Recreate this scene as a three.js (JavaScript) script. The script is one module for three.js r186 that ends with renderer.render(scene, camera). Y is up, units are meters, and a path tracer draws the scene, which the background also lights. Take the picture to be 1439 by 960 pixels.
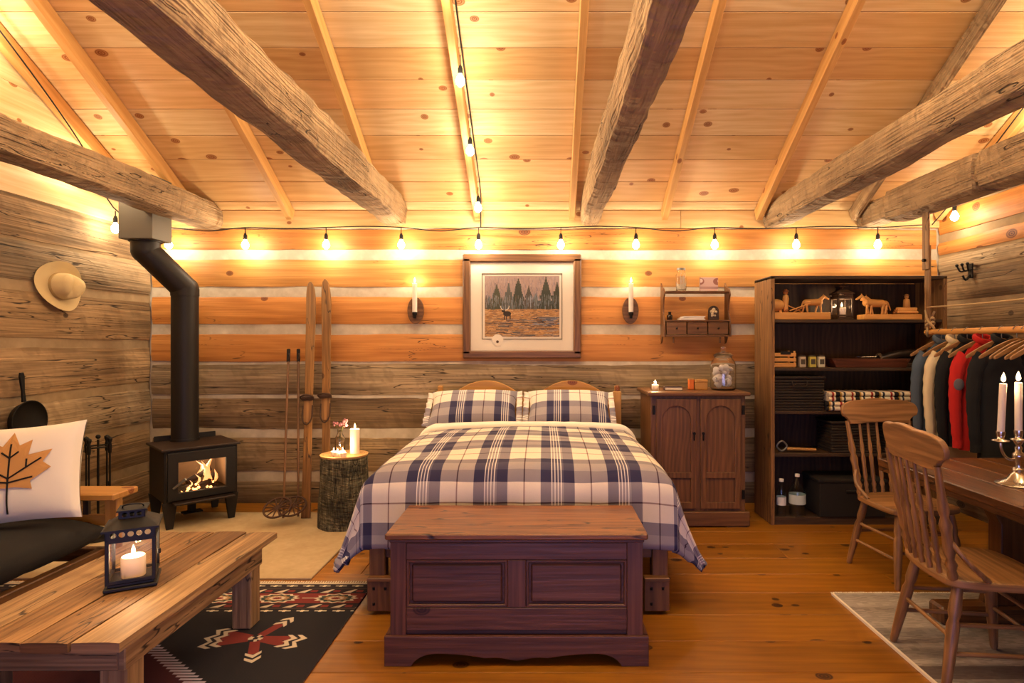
import * as THREE from 'three';
import { mergeGeometries, mergeVertices, toCreasedNormals } from 'three/addons/utils/BufferGeometryUtils.js';
import { ConvexGeometry } from 'three/addons/geometries/ConvexGeometry.js';
import { RectAreaLightUniformsLib } from 'three/addons/lights/RectAreaLightUniformsLib.js';

// ---------- camera, sky, exposure ----------
const scene = new THREE.Scene();
const FPX = 827;
const camera = new THREE.PerspectiveCamera(2 * Math.atan(480 / FPX) * 180 / Math.PI, 1439 / 960, 0.05, 60);
camera.position.set(0, 1.41, 0); camera.lookAt(0, 1.41, -5);
camera.setViewOffset(1439, 960, -45.5, -3, 1439, 960);
scene.add(camera);
scene.background = new THREE.Color().setRGB(0.10, 0.16, 0.42);      // dusk sky, seen only through the window behind the camera
const renderer = new THREE.WebGLRenderer({ antialias: true });
renderer.toneMapping = THREE.LinearToneMapping;
renderer.toneMappingExposure = 1.1;
renderer.shadowMap.enabled = true;
RectAreaLightUniformsLib.init();
const WARM = new THREE.Color().setRGB(1, 0.82, 0.58);
const FLAME = new THREE.Color().setRGB(1, 0.66, 0.36);
const BULB_CD = 0.44, RIDGE_CD = 2.6, CANDLE_CD = 0.16;
const duskLight = new THREE.RectAreaLight(new THREE.Color().setRGB(0.36, 0.42, 1), 5.6, 2.5, .75);
duskLight.position.set(0.1, 0.68, 0.93); duskLight.lookAt(0.1, 0.68, -3); scene.add(duskLight);

// ---------- helpers ----------
let _s = 12345;
const rnd = () => { _s |= 0; _s = _s + 0x6D2B79F5 | 0; let t = Math.imul(_s ^ _s >>> 15, 1 | _s); t = t + Math.imul(t ^ t >>> 7, 61 | t) ^ t; return ((t ^ t >>> 14) >>> 0) / 4294967296; };
const rr = (a, b) => a + (b - a) * rnd();
const V = (x, y, z) => new THREE.Vector3(x, y, z);
const hash = (x, y, s) => { let h = Math.imul(x, 374761393) + Math.imul(y, 668265263) + Math.imul(s, 982451653) | 0; h = Math.imul(h ^ h >>> 13, 1274126177); return ((h ^ h >>> 16) >>> 0) / 4294967296; };
const mod = (a, n) => ((a % n) + n) % n;
function pn(x, y, px, py, s) {                       // periodic value noise 0..1
  const x0 = Math.floor(x), y0 = Math.floor(y); let fx = x - x0, fy = y - y0;
  fx = fx * fx * (3 - 2 * fx); fy = fy * fy * (3 - 2 * fy);
  const xa = mod(x0, px), xb = mod(x0 + 1, px), ya = mod(y0, py), yb = mod(y0 + 1, py);
  const a = hash(xa, ya, s), b = hash(xb, ya, s), c = hash(xa, yb, s), d = hash(xb, yb, s);
  return a + (b - a) * fx + (c - a) * fy + (a - b - c + d) * fx * fy;
}
function fbm(u, v, fx, fy, s, oct = 4) {             // u, v in 0..1, tiles
  let t = 0, a = 0.5, n = 0;
  for (let o = 0; o < oct; o++) { t += a * pn(u * fx, v * fy, fx, fy, s + o * 7); n += a; a *= 0.55; fx *= 2; fy *= 2; }
  return t / n;
}
const smooth = (a, b, x) => { const t = Math.min(1, Math.max(0, (x - a) / (b - a))); return t * t * (3 - 2 * t); };
const n3 = (x, y, z, s = 1) => {                      // smooth 3D-ish noise -1..1
  return (pn(x + z * 0.71, y - z * 0.53, 4096, 4096, s) + pn(y * 0.8 + 31.7, z + x * 0.37, 4096, 4096, s + 3)) - 1;
};
function dataTex(w, h, f, srgb = true) {
  const d = new Uint8Array(w * h * 4);
  for (let y = 0; y < h; y++) for (let x = 0; x < w; x++) {
    const c = f(x / w, y / h, x, y), i = (y * w + x) * 4;
    d[i] = Math.max(0, Math.min(255, c[0])); d[i + 1] = Math.max(0, Math.min(255, c[1])); d[i + 2] = Math.max(0, Math.min(255, c[2])); d[i + 3] = 255;
  }
  const t = new THREE.DataTexture(d, w, h, THREE.RGBAFormat);
  t.wrapS = t.wrapT = THREE.RepeatWrapping; t.magFilter = THREE.LinearFilter; t.minFilter = THREE.LinearMipmapLinearFilter; t.generateMipmaps = true;
  if (srgb) t.colorSpace = THREE.SRGBColorSpace; t.needsUpdate = true; return t;
}
const mix = (a, b, t) => [a[0] + (b[0] - a[0]) * t, a[1] + (b[1] - a[1]) * t, a[2] + (b[2] - a[2]) * t];
// wood: light / dark colour, knots, grain strength; covers MW x MH metres
function wood(o) {
  const { w = 1024, h = 512, mw = 2.4, mh = 1.2, lo, hi, knots = 0, kcol = [90, 45, 15], kr = [.012, .026], seed = 1, grain = 1, crack = 0, ring = 26, ra = .45, adze = 0, blotch = .5 } = o;
  const K = []; _s = seed * 977 + 5;
  for (let i = 0; i < knots; i++) K.push([rnd() * mw, rnd() * mh, rr(kr[0], kr[1]), rr(1.1, 1.7)]);
  const B = new Float32Array(w * h);
  const col = dataTex(w, h, (u, v, x, y) => {
    let kx = 0, kd = 9, kk = 0;
    const X = u * mw, Y = v * mh;
    for (const k of K) {
      let dx = Math.abs(X - k[0]), dy = Math.abs(Y - k[1]); if (dx > mw / 2) dx = mw - dx; if (dy > mh / 2) dy = mh - dy;
      const q = Math.hypot(dx / k[3], dy) / k[2];
      if (q < kd) { kd = q; }
      if (dx < 0.3 && dy < 0.15) { let sy = Y - k[1]; if (sy > mh / 2) sy -= mh; if (sy < -mh / 2) sy += mh; kx += Math.exp(-(dx * dx) / 0.01 - (sy * sy) / 0.002) * k[2] * Math.sign(sy || 1) * 1.4; }
    }
    const warp = fbm(u, v, 3, 4, seed + 40, 3) * 0.16 + kx;
    const rg = 0.5 + 0.5 * Math.sin((v * mh - warp) * ring * 6.283 + 5 * fbm(u, v, 2, 6, seed + 60, 2));
    const fine = fbm(u, v, 10, 160, seed, 3), mid = fbm(u, v, 4, 28, seed + 20, 3), bl = fbm(u, v, 5, 4, seed + 80, 3);
    let t = 0.5 + grain * ((rg - 0.5) * ra + (fine - 0.5) * 0.9 + (mid - 0.5) * 0.8) + blotch * (bl - 0.5) * 1.3;
    let bump = 0.5 + (fine - .5) * .6 + (mid - .5) * .5;
    let c = mix(lo, hi, Math.max(-.15, Math.min(1.15, t)));
    if (crack) { const cn = fbm(u, v, 3, 14, seed + 90, 4); const q = Math.abs(cn - 0.5); const ck = (1 - smooth(0.0, 0.012 * crack, q)) * smooth(.45, .6, fbm(u, v, 4, 3, seed + 95, 2)); c = mix(c, [lo[0] * .3, lo[1] * .28, lo[2] * .25], ck * .85); bump -= ck * .5; }
    if (adze) { const a = fbm(u + v * .12, v, 46, 12, seed + 70, 3); bump += (a - .5) * adze; c = mix(c, lo, smooth(.55, .75, a) * .3); }
    if (kd < 1.5) { const q = 1 - smooth(0.75, 1.1, kd), r2 = 1 - Math.abs(kd - 1) * 4; c = mix(c, kcol, Math.max(q * (.72 + .28 * Math.sin(kd * 14)), r2 > 0 ? r2 * .9 : 0)); }
    B[y * w + x] = bump; return c;
  });
  const bt = dataTex(w, h, (u, v, x, y) => { const b = B[y * w + x] * 255; return [b, b, b]; }, false);
  for (const t of [col, bt]) t.repeat.set(1 / mw, 1 / mh);
  return { col, bt };
}
function wmat(tx, tint = 0xffffff, rough = .62, bump = .0015) {
  return new THREE.MeshStandardMaterial({ map: tx.col, bumpMap: tx.bt, bumpScale: bump, roughness: rough, color: tint });
}
const mat = (c, rough = .7, metal = 0, extra = {}) => new THREE.MeshStandardMaterial({ color: c, roughness: rough, metalness: metal, ...extra });
const glow = (c, k, base = 0xffffff) => new THREE.MeshStandardMaterial({ color: base, emissive: c, emissiveIntensity: k, roughness: .5 });
const glassMat = (tint = 0xffffff, rough = .02) => new THREE.MeshPhysicalMaterial({ color: tint, transmission: 1, thickness: 0, roughness: rough, ior: 1.45 });

// --- geometry ---
function uvt(g, axis = 0, ou = rnd() * 7, ov = rnd() * 7) {      // uv in metres, u along the grain axis
  if (g.index) g = g.toNonIndexed();
  const p = g.attributes.position, uv = new Float32Array(p.count * 2), a = V(), b = V(), c = V();
  for (let i = 0; i < p.count; i += 3) {
    a.fromBufferAttribute(p, i); b.fromBufferAttribute(p, i + 1); c.fromBufferAttribute(p, i + 2);
    b.sub(a); c.sub(a); b.cross(c); const n = [Math.abs(b.x), Math.abs(b.y), Math.abs(b.z)];
    let dom = n[0] > n[1] ? (n[0] > n[2] ? 0 : 2) : (n[1] > n[2] ? 1 : 2);
    let ua = axis, va;
    if (dom === axis) { ua = (axis + 1) % 3; va = (axis + 2) % 3; } else va = 3 - axis - dom;
    for (let k = 0; k < 3; k++) { const q = [p.getX(i + k), p.getY(i + k), p.getZ(i + k)]; uv[(i + k) * 2] = q[ua] + ou; uv[(i + k) * 2 + 1] = q[va] + ov; }
  }
  g.setAttribute('uv', new THREE.BufferAttribute(uv, 2));
  if (!g.attributes.normal) g.computeVertexNormals();
  return g;
}
const longest = (w, h, d) => (w >= h && w >= d ? 0 : h >= d ? 1 : 2);
function bx(w, h, d, x = 0, y = 0, z = 0, c = 0, axis = longest(w, h, d)) {
  let g;
  if (c > 0) {
    const pts = [];
    for (const sx of [-1, 1]) for (const sy of [-1, 1]) for (const sz of [-1, 1]) {
      pts.push(V(sx * w / 2, sy * (h / 2 - c), sz * (d / 2 - c)), V(sx * (w / 2 - c), sy * h / 2, sz * (d / 2 - c)), V(sx * (w / 2 - c), sy * (h / 2 - c), sz * d / 2));
    }
    g = new ConvexGeometry(pts);
  } else g = new THREE.BoxGeometry(w, h, d).toNonIndexed();
  g = uvt(g, axis); g.translate(x, y, z); return g;
}
function cy(r0, r1, h, x = 0, y = 0, z = 0, seg = 20) { const g = uvt(new THREE.CylinderGeometry(r1, r0, h, seg), 1); g.translate(x, y, z); return g; }   // r0 bottom, y = centre
function lt(pts, seg = 24, x = 0, y = 0, z = 0) { const g = uvt(new THREE.LatheGeometry(pts.map(p => new THREE.Vector2(p[0], p[1])), seg), 1); g.translate(x, y, z); return g; }
function tb(pts, r, seg = 24, rad = 8, closed = false) { const c = new THREE.CatmullRomCurve3(pts.map(p => V(...p)), closed); return uvt(new THREE.TubeGeometry(c, seg, r, rad, closed), 1); }
function bar(a, b, r0, r1 = r0, seg = 12) {        // cylinder from a to b
  const A = V(...a), B = V(...b), d = B.clone().sub(A), L = d.length();
  const g = uvt(new THREE.CylinderGeometry(r1, r0, L, seg), 1); g.applyQuaternion(new THREE.Quaternion().setFromUnitVectors(V(0, 1, 0), d.normalize()));
  g.translate((A.x + B.x) / 2, (A.y + B.y) / 2, (A.z + B.z) / 2); return g;
}
function along(g, a, b) {                            // lathe (0..1 tall scaled) from a to b
  const A = V(...a), B = V(...b), d = B.clone().sub(A), L = d.length(); g.scale(1, L, 1);
  g.applyQuaternion(new THREE.Quaternion().setFromUnitVectors(V(0, 1, 0), d.normalize())); g.translate(A.x, A.y, A.z); return g;
}
function ext(pts, depth, bev = 0, axis = 0, holes = []) {   // pts: [x,y] or a Shape
  const sh = pts instanceof THREE.Shape ? pts : new THREE.Shape(pts.map(p => new THREE.Vector2(p[0], p[1])));
  for (const h of holes) sh.holes.push(new THREE.Path(h.map(p => new THREE.Vector2(p[0], p[1]))));
  const g = new THREE.ExtrudeGeometry(sh, { depth: depth - 2 * bev, bevelEnabled: bev > 0, bevelSize: bev, bevelThickness: bev, bevelSegments: 2, bevelOffset: -bev, curveSegments: 16 });
  g.translate(0, 0, bev); return uvt(g, axis);
}
const mg = a => mergeGeometries(a.map(g => { const q = g.index ? g.toNonIndexed() : g; for (const k of Object.keys(q.attributes)) if (!['position', 'normal', 'uv'].includes(k)) q.deleteAttribute(k); return q; }));
function hewn(w, h, d, nx, ny, nz, amp, seed, axis = longest(w, h, d), f = 3) {   // box with an uneven hewn surface
  let g = new THREE.BoxGeometry(w, h, d, nx, ny, nz); g.deleteAttribute('uv'); g.deleteAttribute('normal'); g = mergeVertices(g, 1e-4);
  const p = g.attributes.position, hs = [w / 2, h / 2, d / 2];
  for (let i = 0; i < p.count; i++) {
    const q = [p.getX(i), p.getY(i), p.getZ(i)], o = [0, 0, 0];
    let edges = 0; const on = [0, 1, 2].map(k => k !== axis && Math.abs(Math.abs(q[k]) - hs[k]) < 1e-4 ? 1 : 0); edges = on[0] + on[1] + on[2];
    for (let k = 0; k < 3; k++) if (on[k]) {
      const s = Math.sign(q[k]), l = q[axis];
      o[k] = s * (amp * n3(q[0] * f + seed * 3.1, q[1] * f * 2.2 + k * 9, q[2] * f + s * 4, seed) + amp * .8 * n3(l * 1.1 + seed, k * 5 + s, 0, seed + 5) + amp * .5 * n3(q[0] * f * 4, q[1] * f * 5, q[2] * f * 4 + s, seed + 9)) - (edges > 1 ? s * Math.min(.014, Math.min(...hs) * .14) : 0);
    }
    p.setXYZ(i, q[0] + o[0], q[1] + o[1], q[2] + o[2]);
  }
  return uvt(toCreasedNormals(g, .7), axis);
}
// closed thick sheet from f(u, v) -> Vector3 with uv in metres from fu(u, v)
function sheet(f, nu, nv, th, fuv) {
  const pos = [], uv = [], idx = [], P = [];
  for (let j = 0; j <= nv; j++) for (let i = 0; i <= nu; i++) P.push(f(i / nu, j / nv));
  const at = (i, j) => P[Math.max(0, Math.min(nv, j)) * (nu + 1) + Math.max(0, Math.min(nu, i))];
  const N = (nu + 1) * (nv + 1);
  const lo = [];
  for (let j = 0; j <= nv; j++) for (let i = 0; i <= nu; i++) {
    const du = at(i + 1, j).clone().sub(at(i - 1, j)), dv = at(i, j + 1).clone().sub(at(i, j - 1)), n = du.cross(dv).normalize();
    const p = at(i, j), e = Math.min(i, nu - i, j, nv - j) === 0 ? .5 : 0;
    const a = p.clone().addScaledVector(n, -e * th), b = p.clone().addScaledVector(n, -th * (1 - e) - e * th);
    pos.push(a.x, a.y, a.z); lo.push(b.x, b.y, b.z); uv.push(...(fuv ? fuv(i / nu, j / nv) : [i / nu, j / nv]));
  }
  const all = pos.concat(lo), alluv = uv.concat(uv);
  const q = (a, b, c, d) => idx.push(a, b, c, a, c, d);
  for (let j = 0; j < nv; j++) for (let i = 0; i < nu; i++) { const a = j * (nu + 1) + i, b = a + 1, c = b + nu + 1, d = a + nu + 1; q(a, b, c, d); q(N + a, N + d, N + c, N + b); }
  for (let i = 0; i < nu; i++) { q(i + 1, i, N + i, N + i + 1); const k = nv * (nu + 1) + i; q(k, k + 1, N + k + 1, N + k); }
  for (let j = 0; j < nv; j++) { const a = j * (nu + 1), b = a + nu + 1; q(a, b, N + b, N + a); q(b + nu, a + nu, N + a + nu, N + b + nu); }
  const g = new THREE.BufferGeometry(); g.setAttribute('position', new THREE.Float32BufferAttribute(all, 3)); g.setAttribute('uv', new THREE.Float32BufferAttribute(alluv, 2)); g.setIndex(idx); g.computeVertexNormals();
  return g;
}
// --- objects ---
const used = {};
const numbered = n => { const k = used[n] = (used[n] ?? -1) + 1; return k ? `${n}_${String(k).padStart(3, '0')}` : n; };
const sh = o => { o.traverse(m => { if (m.isMesh) { m.castShadow = true; m.receiveShadow = true; } }); return o; };
function T(name, label, category, pos = [0, 0, 0], turn = 0, group) {       // a thing
  const o = new THREE.Group(); o.name = numbered(name); o.position.set(...pos); o.rotation.y = turn; o.userData = { label, category };
  if (group) o.userData.group = group; scene.add(o); return o;
}
function P(parent, name, g, m, label) { const o = new THREE.Mesh(g, m); o.name = name; o.castShadow = o.receiveShadow = true; if (label) o.userData.label = label; parent.add(o); return o; }
function S(name, label) { const o = new THREE.Group(); o.name = name; o.userData = { kind: 'structure', label, category: name.split('_')[0] }; scene.add(o); return o; }
function copy(o, pos, turn, label) { const c = o.clone(); c.name = numbered(o.name.replace(/_\d{3}$/, '')); c.position.set(...pos); if (turn !== undefined) c.rotation.y = turn; c.userData = { ...o.userData }; if (label) c.userData.label = label; scene.add(c); return c; }
function lamp(parent, x, y, z, cd, color = WARM, size = 1) { const l = new THREE.PointLight(color, cd, 0, 2); l.position.set(x, y, z); l.castShadow = true; l.shadow.radius = size; parent.add(l); return l; }

// ---------- materials ----------
const X = {
  pine: wood({ lo: [210, 174, 118], hi: [236, 210, 162], knots: 15, kcol: [128, 66, 24], kr: [.01, .024], seed: 3, grain: .7, ring: 16, blotch: .4 }),
  orange: wood({ mw: 3.7, lo: [172, 114, 50], hi: [218, 160, 86], knots: 8, kcol: [84, 40, 14], kr: [.016, .03], seed: 5, grain: .7, ring: 12, crack: .6, blotch: .6 }),
  grey: wood({ mw: 3.7, lo: [102, 84, 60], hi: [182, 158, 122], knots: 3, kcol: [50, 36, 24], seed: 8, grain: .8, ra: .15, crack: .9, adze: .7, blotch: 1.0 }),
  floor: wood({ lo: [132, 87, 18], hi: [180, 127, 38], knots: 22, kcol: [40, 18, 6], kr: [.009, .024], seed: 11, grain: .6, ring: 14, blotch: .35 }),
  beam: wood({ lo: [124, 100, 72], hi: [194, 164, 122], knots: 3, kcol: [60, 42, 26], seed: 14, grain: .7, ra: .1, crack: .6, adze: 1.2, blotch: .7 }),
  chest: wood({ lo: [74, 44, 34], hi: [118, 76, 56], knots: 9, kcol: [40, 18, 14], kr: [.015, .03], seed: 17, grain: .8, blotch: .5 }),
  brown: wood({ lo: [84, 54, 28], hi: [130, 88, 50], seed: 20, grain: .8, blotch: .3 }),
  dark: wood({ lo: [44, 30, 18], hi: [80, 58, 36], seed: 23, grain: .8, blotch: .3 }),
  barn: wood({ lo: [116, 88, 56], hi: [186, 150, 102], knots: 4, kcol: [70, 46, 26], seed: 26, grain: 1.1, ra: .15, crack: 1.1, blotch: .6 }),
  oak: wood({ lo: [110, 76, 42], hi: [162, 118, 72], seed: 29, grain: 1, blotch: .3 }),
};
const M = {
  pine: [0xffffff, 0xf4e6d2, 0xffeedd, 0xeedcc4].map(c => wmat(X.pine, c, .55, .0008)),
  rafter: wmat(X.pine, 0xf0d4ae, .55, .0008),
  orange: [0xffffff, 0xf2e2d4, 0xffeedc].map(c => wmat(X.orange, c, .6, .002)),
  grey: [0xffffff, 0xe8e0d6, 0xd8ccbe].map(c => wmat(X.grey, c, .85, .006)),
  tan: [0xfff2e0, 0xf4e6d2, 0xffffff].map(c => wmat(X.grey, c, .85, .006)),
  floor: [0xffffff, 0xf4e8dc, 0xe8dccc, 0xfff0e0].map(c => wmat(X.floor, c, .38, .0006)),
  beam: wmat(X.beam, 0xffffff, .88, .026),
  chest: wmat(X.chest, 0xffffff, .42), chestTop: wmat(X.barn, 0xd0a884, .4),
  brown: wmat(X.brown, 0xffffff, .45), dark: wmat(X.dark, 0xffffff, .6),
  barn: [0xffffff, 0xf0e4d6, 0xe4d4c2].map(c => wmat(X.barn, c, .6, .003)),
  oak: wmat(X.oak, 0xffffff, .45), ski: wmat(X.barn, 0xe0c8a0, .5), honey: wmat(X.pine, 0xd0b07c, .5), carve: wmat(X.pine, 0xf0c890, .6),
  black: mat(0x16130f, .55), iron: mat(0x1c1916, .5, .6), stove: mat(0x1e1a16, .6, .3), pipe: mat(0x2a2622, .5, .5), galv: mat(0x8a8880, .45, .7),
  silver: mat(0xcfc8ba, .22, 1), brass: mat(0xb08a4a, .35, .9), wax: new THREE.MeshPhysicalMaterial({ color: 0xf4e8d6, roughness: .5, transmission: .15, thickness: 0 }),
  flame: glow(new THREE.Color().setRGB(1, .66, .28), 7), ember: glow(new THREE.Color().setRGB(1, .32, .08), 4), bulb: glow(new THREE.Color().setRGB(1, .78, .5), 30),
  cord: mat(0x14120f, .7), glass: glassMat(), jar: new THREE.MeshPhysicalMaterial({ color: 0xffffff, transmission: 1, thickness: .004, roughness: .02, ior: 1.45 }), white: mat(0xeee6da, .8), cream: mat(0xe8dcc4, .9), rope: mat(0xb89a6a, .95), wick: mat(0x1a1410, .9),
};
M.chink = new THREE.MeshStandardMaterial({ map: dataTex(256, 256, (u, v) => { const t = fbm(u, v, 8, 8, 77, 4); return mix([164, 150, 128], [214, 202, 180], t); }), roughness: .95 }); M.chink.map.repeat.set(1.5, 1.5); M.chinkTan = M.chink.clone(); M.chinkTan.color.set(0xd0bfa4);

// ---------- the room ----------
const ZB = -5.2, ZF = 1.0, XW = 3.48, SL = 0.57, PITCH = Math.atan(SL), EAVE = 2.58, ZR = (ZB + ZF) / 2;
const roofY = z => EAVE + SL * (z < ZR ? z - ZB : ZF - z);
{
  const f = S('floor', 'wide orange pine floor boards with dark knots');
  P(f, 'subfloor', bx(7.4, .08, 6.6, 0, -.07, ZR), M.dark);
  for (let z = ZB - .02, k = 0; z < ZF; z += .27, k++) {
    const cut = rr(-2.2, 2.4);
    for (const [a, b] of [[-XW, cut - .001], [cut + .001, XW]]) P(f, 'plank', bx(b - a, .03, .267, (a + b) / 2, -.015, z + .135, .002, 0), M.floor[Math.floor(rnd() * 4)]);
  }
}
function wallLogs(g, rows, len, place, mats) {
  rows.forEach(([y0, y1, mi, depth = .16], i) => {
    const l = hewn(len, y1 - y0, depth, 70, 4, 2, .009, 11 + i * 3 + Math.round(len * 7), 0, 2.4);
    l.translate(0, (y0 + y1) / 2, -depth / 2); place(l); P(g, 'log', l, mats[mi][i % 3]);
  });
}
{
  const b = S('wall_back', 'squared log wall, orange oiled logs above, grey weathered logs below, pale chinking');
  P(b, 'chinking', bx(2 * XW + .4, 2.6, .2, 0, 1.3, ZB - .118), M.chink);
  wallLogs(b, [[-.02, .2, 1], [.275, .585, 1], [.645, .935, 1], [.945, 1.235, 1], [1.247, 1.5, 0], [1.572, 1.83, 0], [1.907, 2.165, 0], [2.235, 2.43, 0]], 2 * XW - .02, g => g.translate(0, 0, ZB), [M.orange, M.grey]);
  const t = S('trim_1', 'pine board along the top of the back log wall');
  for (const [a, c] of [[-XW, -1.3], [-1.298, 1.2], [1.202, XW]]) P(t, 'board', bx(c - a, .15, .03, (a + c) / 2, 2.507, ZB + .005, .003), M.pine[1]);
}
for (const side of [-1, 1]) {
  const w = S(side < 0 ? 'wall_left' : 'wall_right', side < 0 ? 'weathered hewn log wall with wide chinking and pine gable' : 'log wall with grey lower logs, orange upper logs and pine gable');
  const c = bx(.2, 2.6, 6.6, side * (XW + .118), 1.3, ZR); P(w, 'chinking', c, M.chinkTan);
  const rows = side < 0 ? [[-.02, .31, 0], [.36, .67, 0], [.715, 1.015, 0], [1.06, 1.385, 0], [1.435, 1.78, 0], [1.825, 2.1, 0], [2.11, 2.39, 0]]
    : [[-.02, .3, 0], [.36, .66, 0], [.73, 1.05, 0], [1.1, 1.385, 0], [1.44, 1.725, 0], [1.765, 2.03, 0], [2.035, 2.165, 0], [2.175, 2.3, 1], [2.36, 2.58, 1]];
  wallLogs(w, rows, ZF - ZB, g => { g.rotateY(-side * Math.PI / 2); g.translate(side * XW, 0, ZR); }, [side < 0 ? M.tan : M.grey, M.orange]);
  let y = side < 0 ? 2.395 : 2.585;
  for (; y < 4.4; y += .24) {                                           // pine gable boards cut to the roof slopes
    const y1 = Math.min(y + .238, 4.45), hw = yy => Math.max(.02, (4.45 + .0 - yy) / SL + .05);
    const g = ext([[-Math.min(3.2, hw(y)), y], [Math.min(3.2, hw(y)), y], [Math.min(3.2, hw(y1)), y1], [-Math.min(3.2, hw(y1)), y1]], .03, 0, 0);
    g.rotateY(Math.PI / 2); g.translate(side * XW - (side < 0 ? .03 : 0), 0, ZR); P(w, 'board', g, M.pine[Math.floor(rnd() * 4)]);
  }
}
{
  const w = S('wall_front', 'log wall with a wide window, behind the viewer'), win = [-1.25, 1.45, .25, 1.1];
  P(w, 'log', bx(2 * XW + .4, win[2], .2, 0, win[2] / 2, ZF + .1), M.grey[0]); P(w, 'log', bx(2 * XW + .4, 2.62 - win[3], .2, 0, (2.62 + win[3]) / 2, ZF + .1), M.grey[1]);
  P(w, 'log', bx(win[0] + XW + .2, win[3] - win[2], .2, (win[0] - XW - .2) / 2, (win[2] + win[3]) / 2, ZF + .1, 0, 0), M.grey[2]); P(w, 'log', bx(XW + .2 - win[1], win[3] - win[2], .2, (win[1] + XW + .2) / 2, (win[2] + win[3]) / 2, ZF + .1, 0, 0), M.grey[0]);
  const n = S('window_1', 'wide window with dusk sky outside');
  const cx = (win[0] + win[1]) / 2, cyy = (win[2] + win[3]) / 2, ww = win[1] - win[0], hh = win[3] - win[2];
  P(n, 'window_frame', mg([bx(ww, .07, .12, cx, win[2] + .035, ZF + .1), bx(ww, .07, .12, cx, win[3] - .035, ZF + .1), bx(.07, hh, .12, win[0] + .035, cyy, ZF + .1), bx(.07, hh, .12, win[1] - .035, cyy, ZF + .1), bx(.05, hh, .08, cx, cyy, ZF + .1)]), M.pine[1]);
  for (const s of [-1, 1]) P(n, 'pane', bx(ww / 2 - .06, hh - .12, .006, cx + s * ww / 4, cyy, ZF + .1), M.glass);
}
// roof frame: t up the back slope
const onRoof = (g, drop = 0) => { g.rotateX(Math.PI / 2 - PITCH - Math.PI / 2); return g; };
{
  const c = S('ceiling', 'pale knotty pine boards across the sloping ceiling');
  const len = (ZR - ZB) / Math.cos(PITCH), W = .2385;
  for (let t = -.12, k = 0; t < len; t += W, k++) {
    const w = Math.min(W, len - t), js = [-2.225, -.585, .24, 1.87, -1.4, 1.05][(k * 5) % 6];
    for (const [a, b] of [[-XW - .06, js - .001], [js + .001, XW + .06]]) {
      const g = bx(b - a, .022, w - .004, (a + b) / 2, .011, 0, .002, 0); g.rotateX(-PITCH); g.translate(0, EAVE + (t + w / 2) * Math.sin(PITCH), ZB + (t + w / 2) * Math.cos(PITCH)); P(c, 'plank', g, M.pine[Math.floor(rnd() * 4)]);
    }
  }
  for (let t = -.12; t < len; t += .4) { const w = Math.min(.4, len - t), g = bx(2 * XW + .12, .022, w - .003, 0, .011, 0, .002, 0); g.rotateX(PITCH); g.translate(0, EAVE + (t + w / 2) * Math.sin(PITCH), ZF - (t + w / 2) * Math.cos(PITCH)); P(c, 'plank', g, M.pine[0]); }
  P(c, 'ridge_board', bx(2 * XW, .2, .05, 0, roofY(ZR) - .06, ZR), M.rafter);
}
const RX = [-3.44, -3.04, -2.22, -1.4, -.585, .24, 1.05, 1.87, 2.7, 3.44];
RX.forEach((x, i) => {
  const o = T('rafter', ['pine rafter against the left gable boards', 'pine rafter rising beside the metal chimney box', 'pine rafter ending on back wall above the ski poles', 'pine rafter half hidden behind massive beam above log stump', 'pine rafter carrying the climbing string of bulbs', 'pine rafter alongside the hewn beam above framed picture', 'pine rafter ending above the small wall shelf', 'pine rafter meeting hewn beam above the bookcase side', 'greyed old rafter under the roof above the bookcase', 'pine rafter against the right gable boards'][i], 'rafter', [x, 0, 0], 0, 'rafters under the roof boards');
  const L = (ZR - ZB) / Math.cos(PITCH) - .02, g = bx(.05, .11, L, 0, -.055, L / 2, .003, 2); g.rotateX(-PITCH); g.translate(0, EAVE - .001, ZB + .02); P(o, 'timber', g, i === 8 ? M.beam : M.rafter);
});
[[-1.43, -1.21, 2.45, .25, 'massive hewn tie beam spanning above the skis and bed'], [.318, .49, 2.45, .27, 'hewn tie beam above the right end of the framed picture'], [-3.07, -2.84, 2.42, .22, 'hewn tie beam above the wood stove, passing the chimney box'], [1.918, 2.11, 2.42, .22, 'hewn tie beam running above the wardrobe cabinet and bookcase'], [2.74, 2.94, 2.42, .2, 'hewn tie beam holding the hanging clothes rod']].forEach(([a, b, y, h, label], i) => {
  const o = T('tie_beam', label, 'beam', [(a + b) / 2, 0, 0]);
  const L = ZF - ZB - .03, g = hewn(b - a, h, L, 4, 4, 170, .017, 50 + i * 7, 2, 2.6); g.translate(0, y + h / 2, ZR - .005);
  const p = g.attributes.position; for (let k = 0; k < p.count; k++) { const m = roofY(p.getZ(k)) - .012; if (p.getY(k) > m) p.setY(k, m); }
  P(o, 'timber', g, M.beam);
  if (i === 4) for (const [z0, z1] of [[-4.7, -3.75], [-3.7, -2.4]]) { const q = hewn(b - a + .05, h + .05, z1 - z0, 3, 3, 14, .007, 90 + z0, 2); q.translate(0, y + h / 2 - .01, (z0 + z1) / 2); P(o, 'lapped_timber', q, M.beam); }
});

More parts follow.
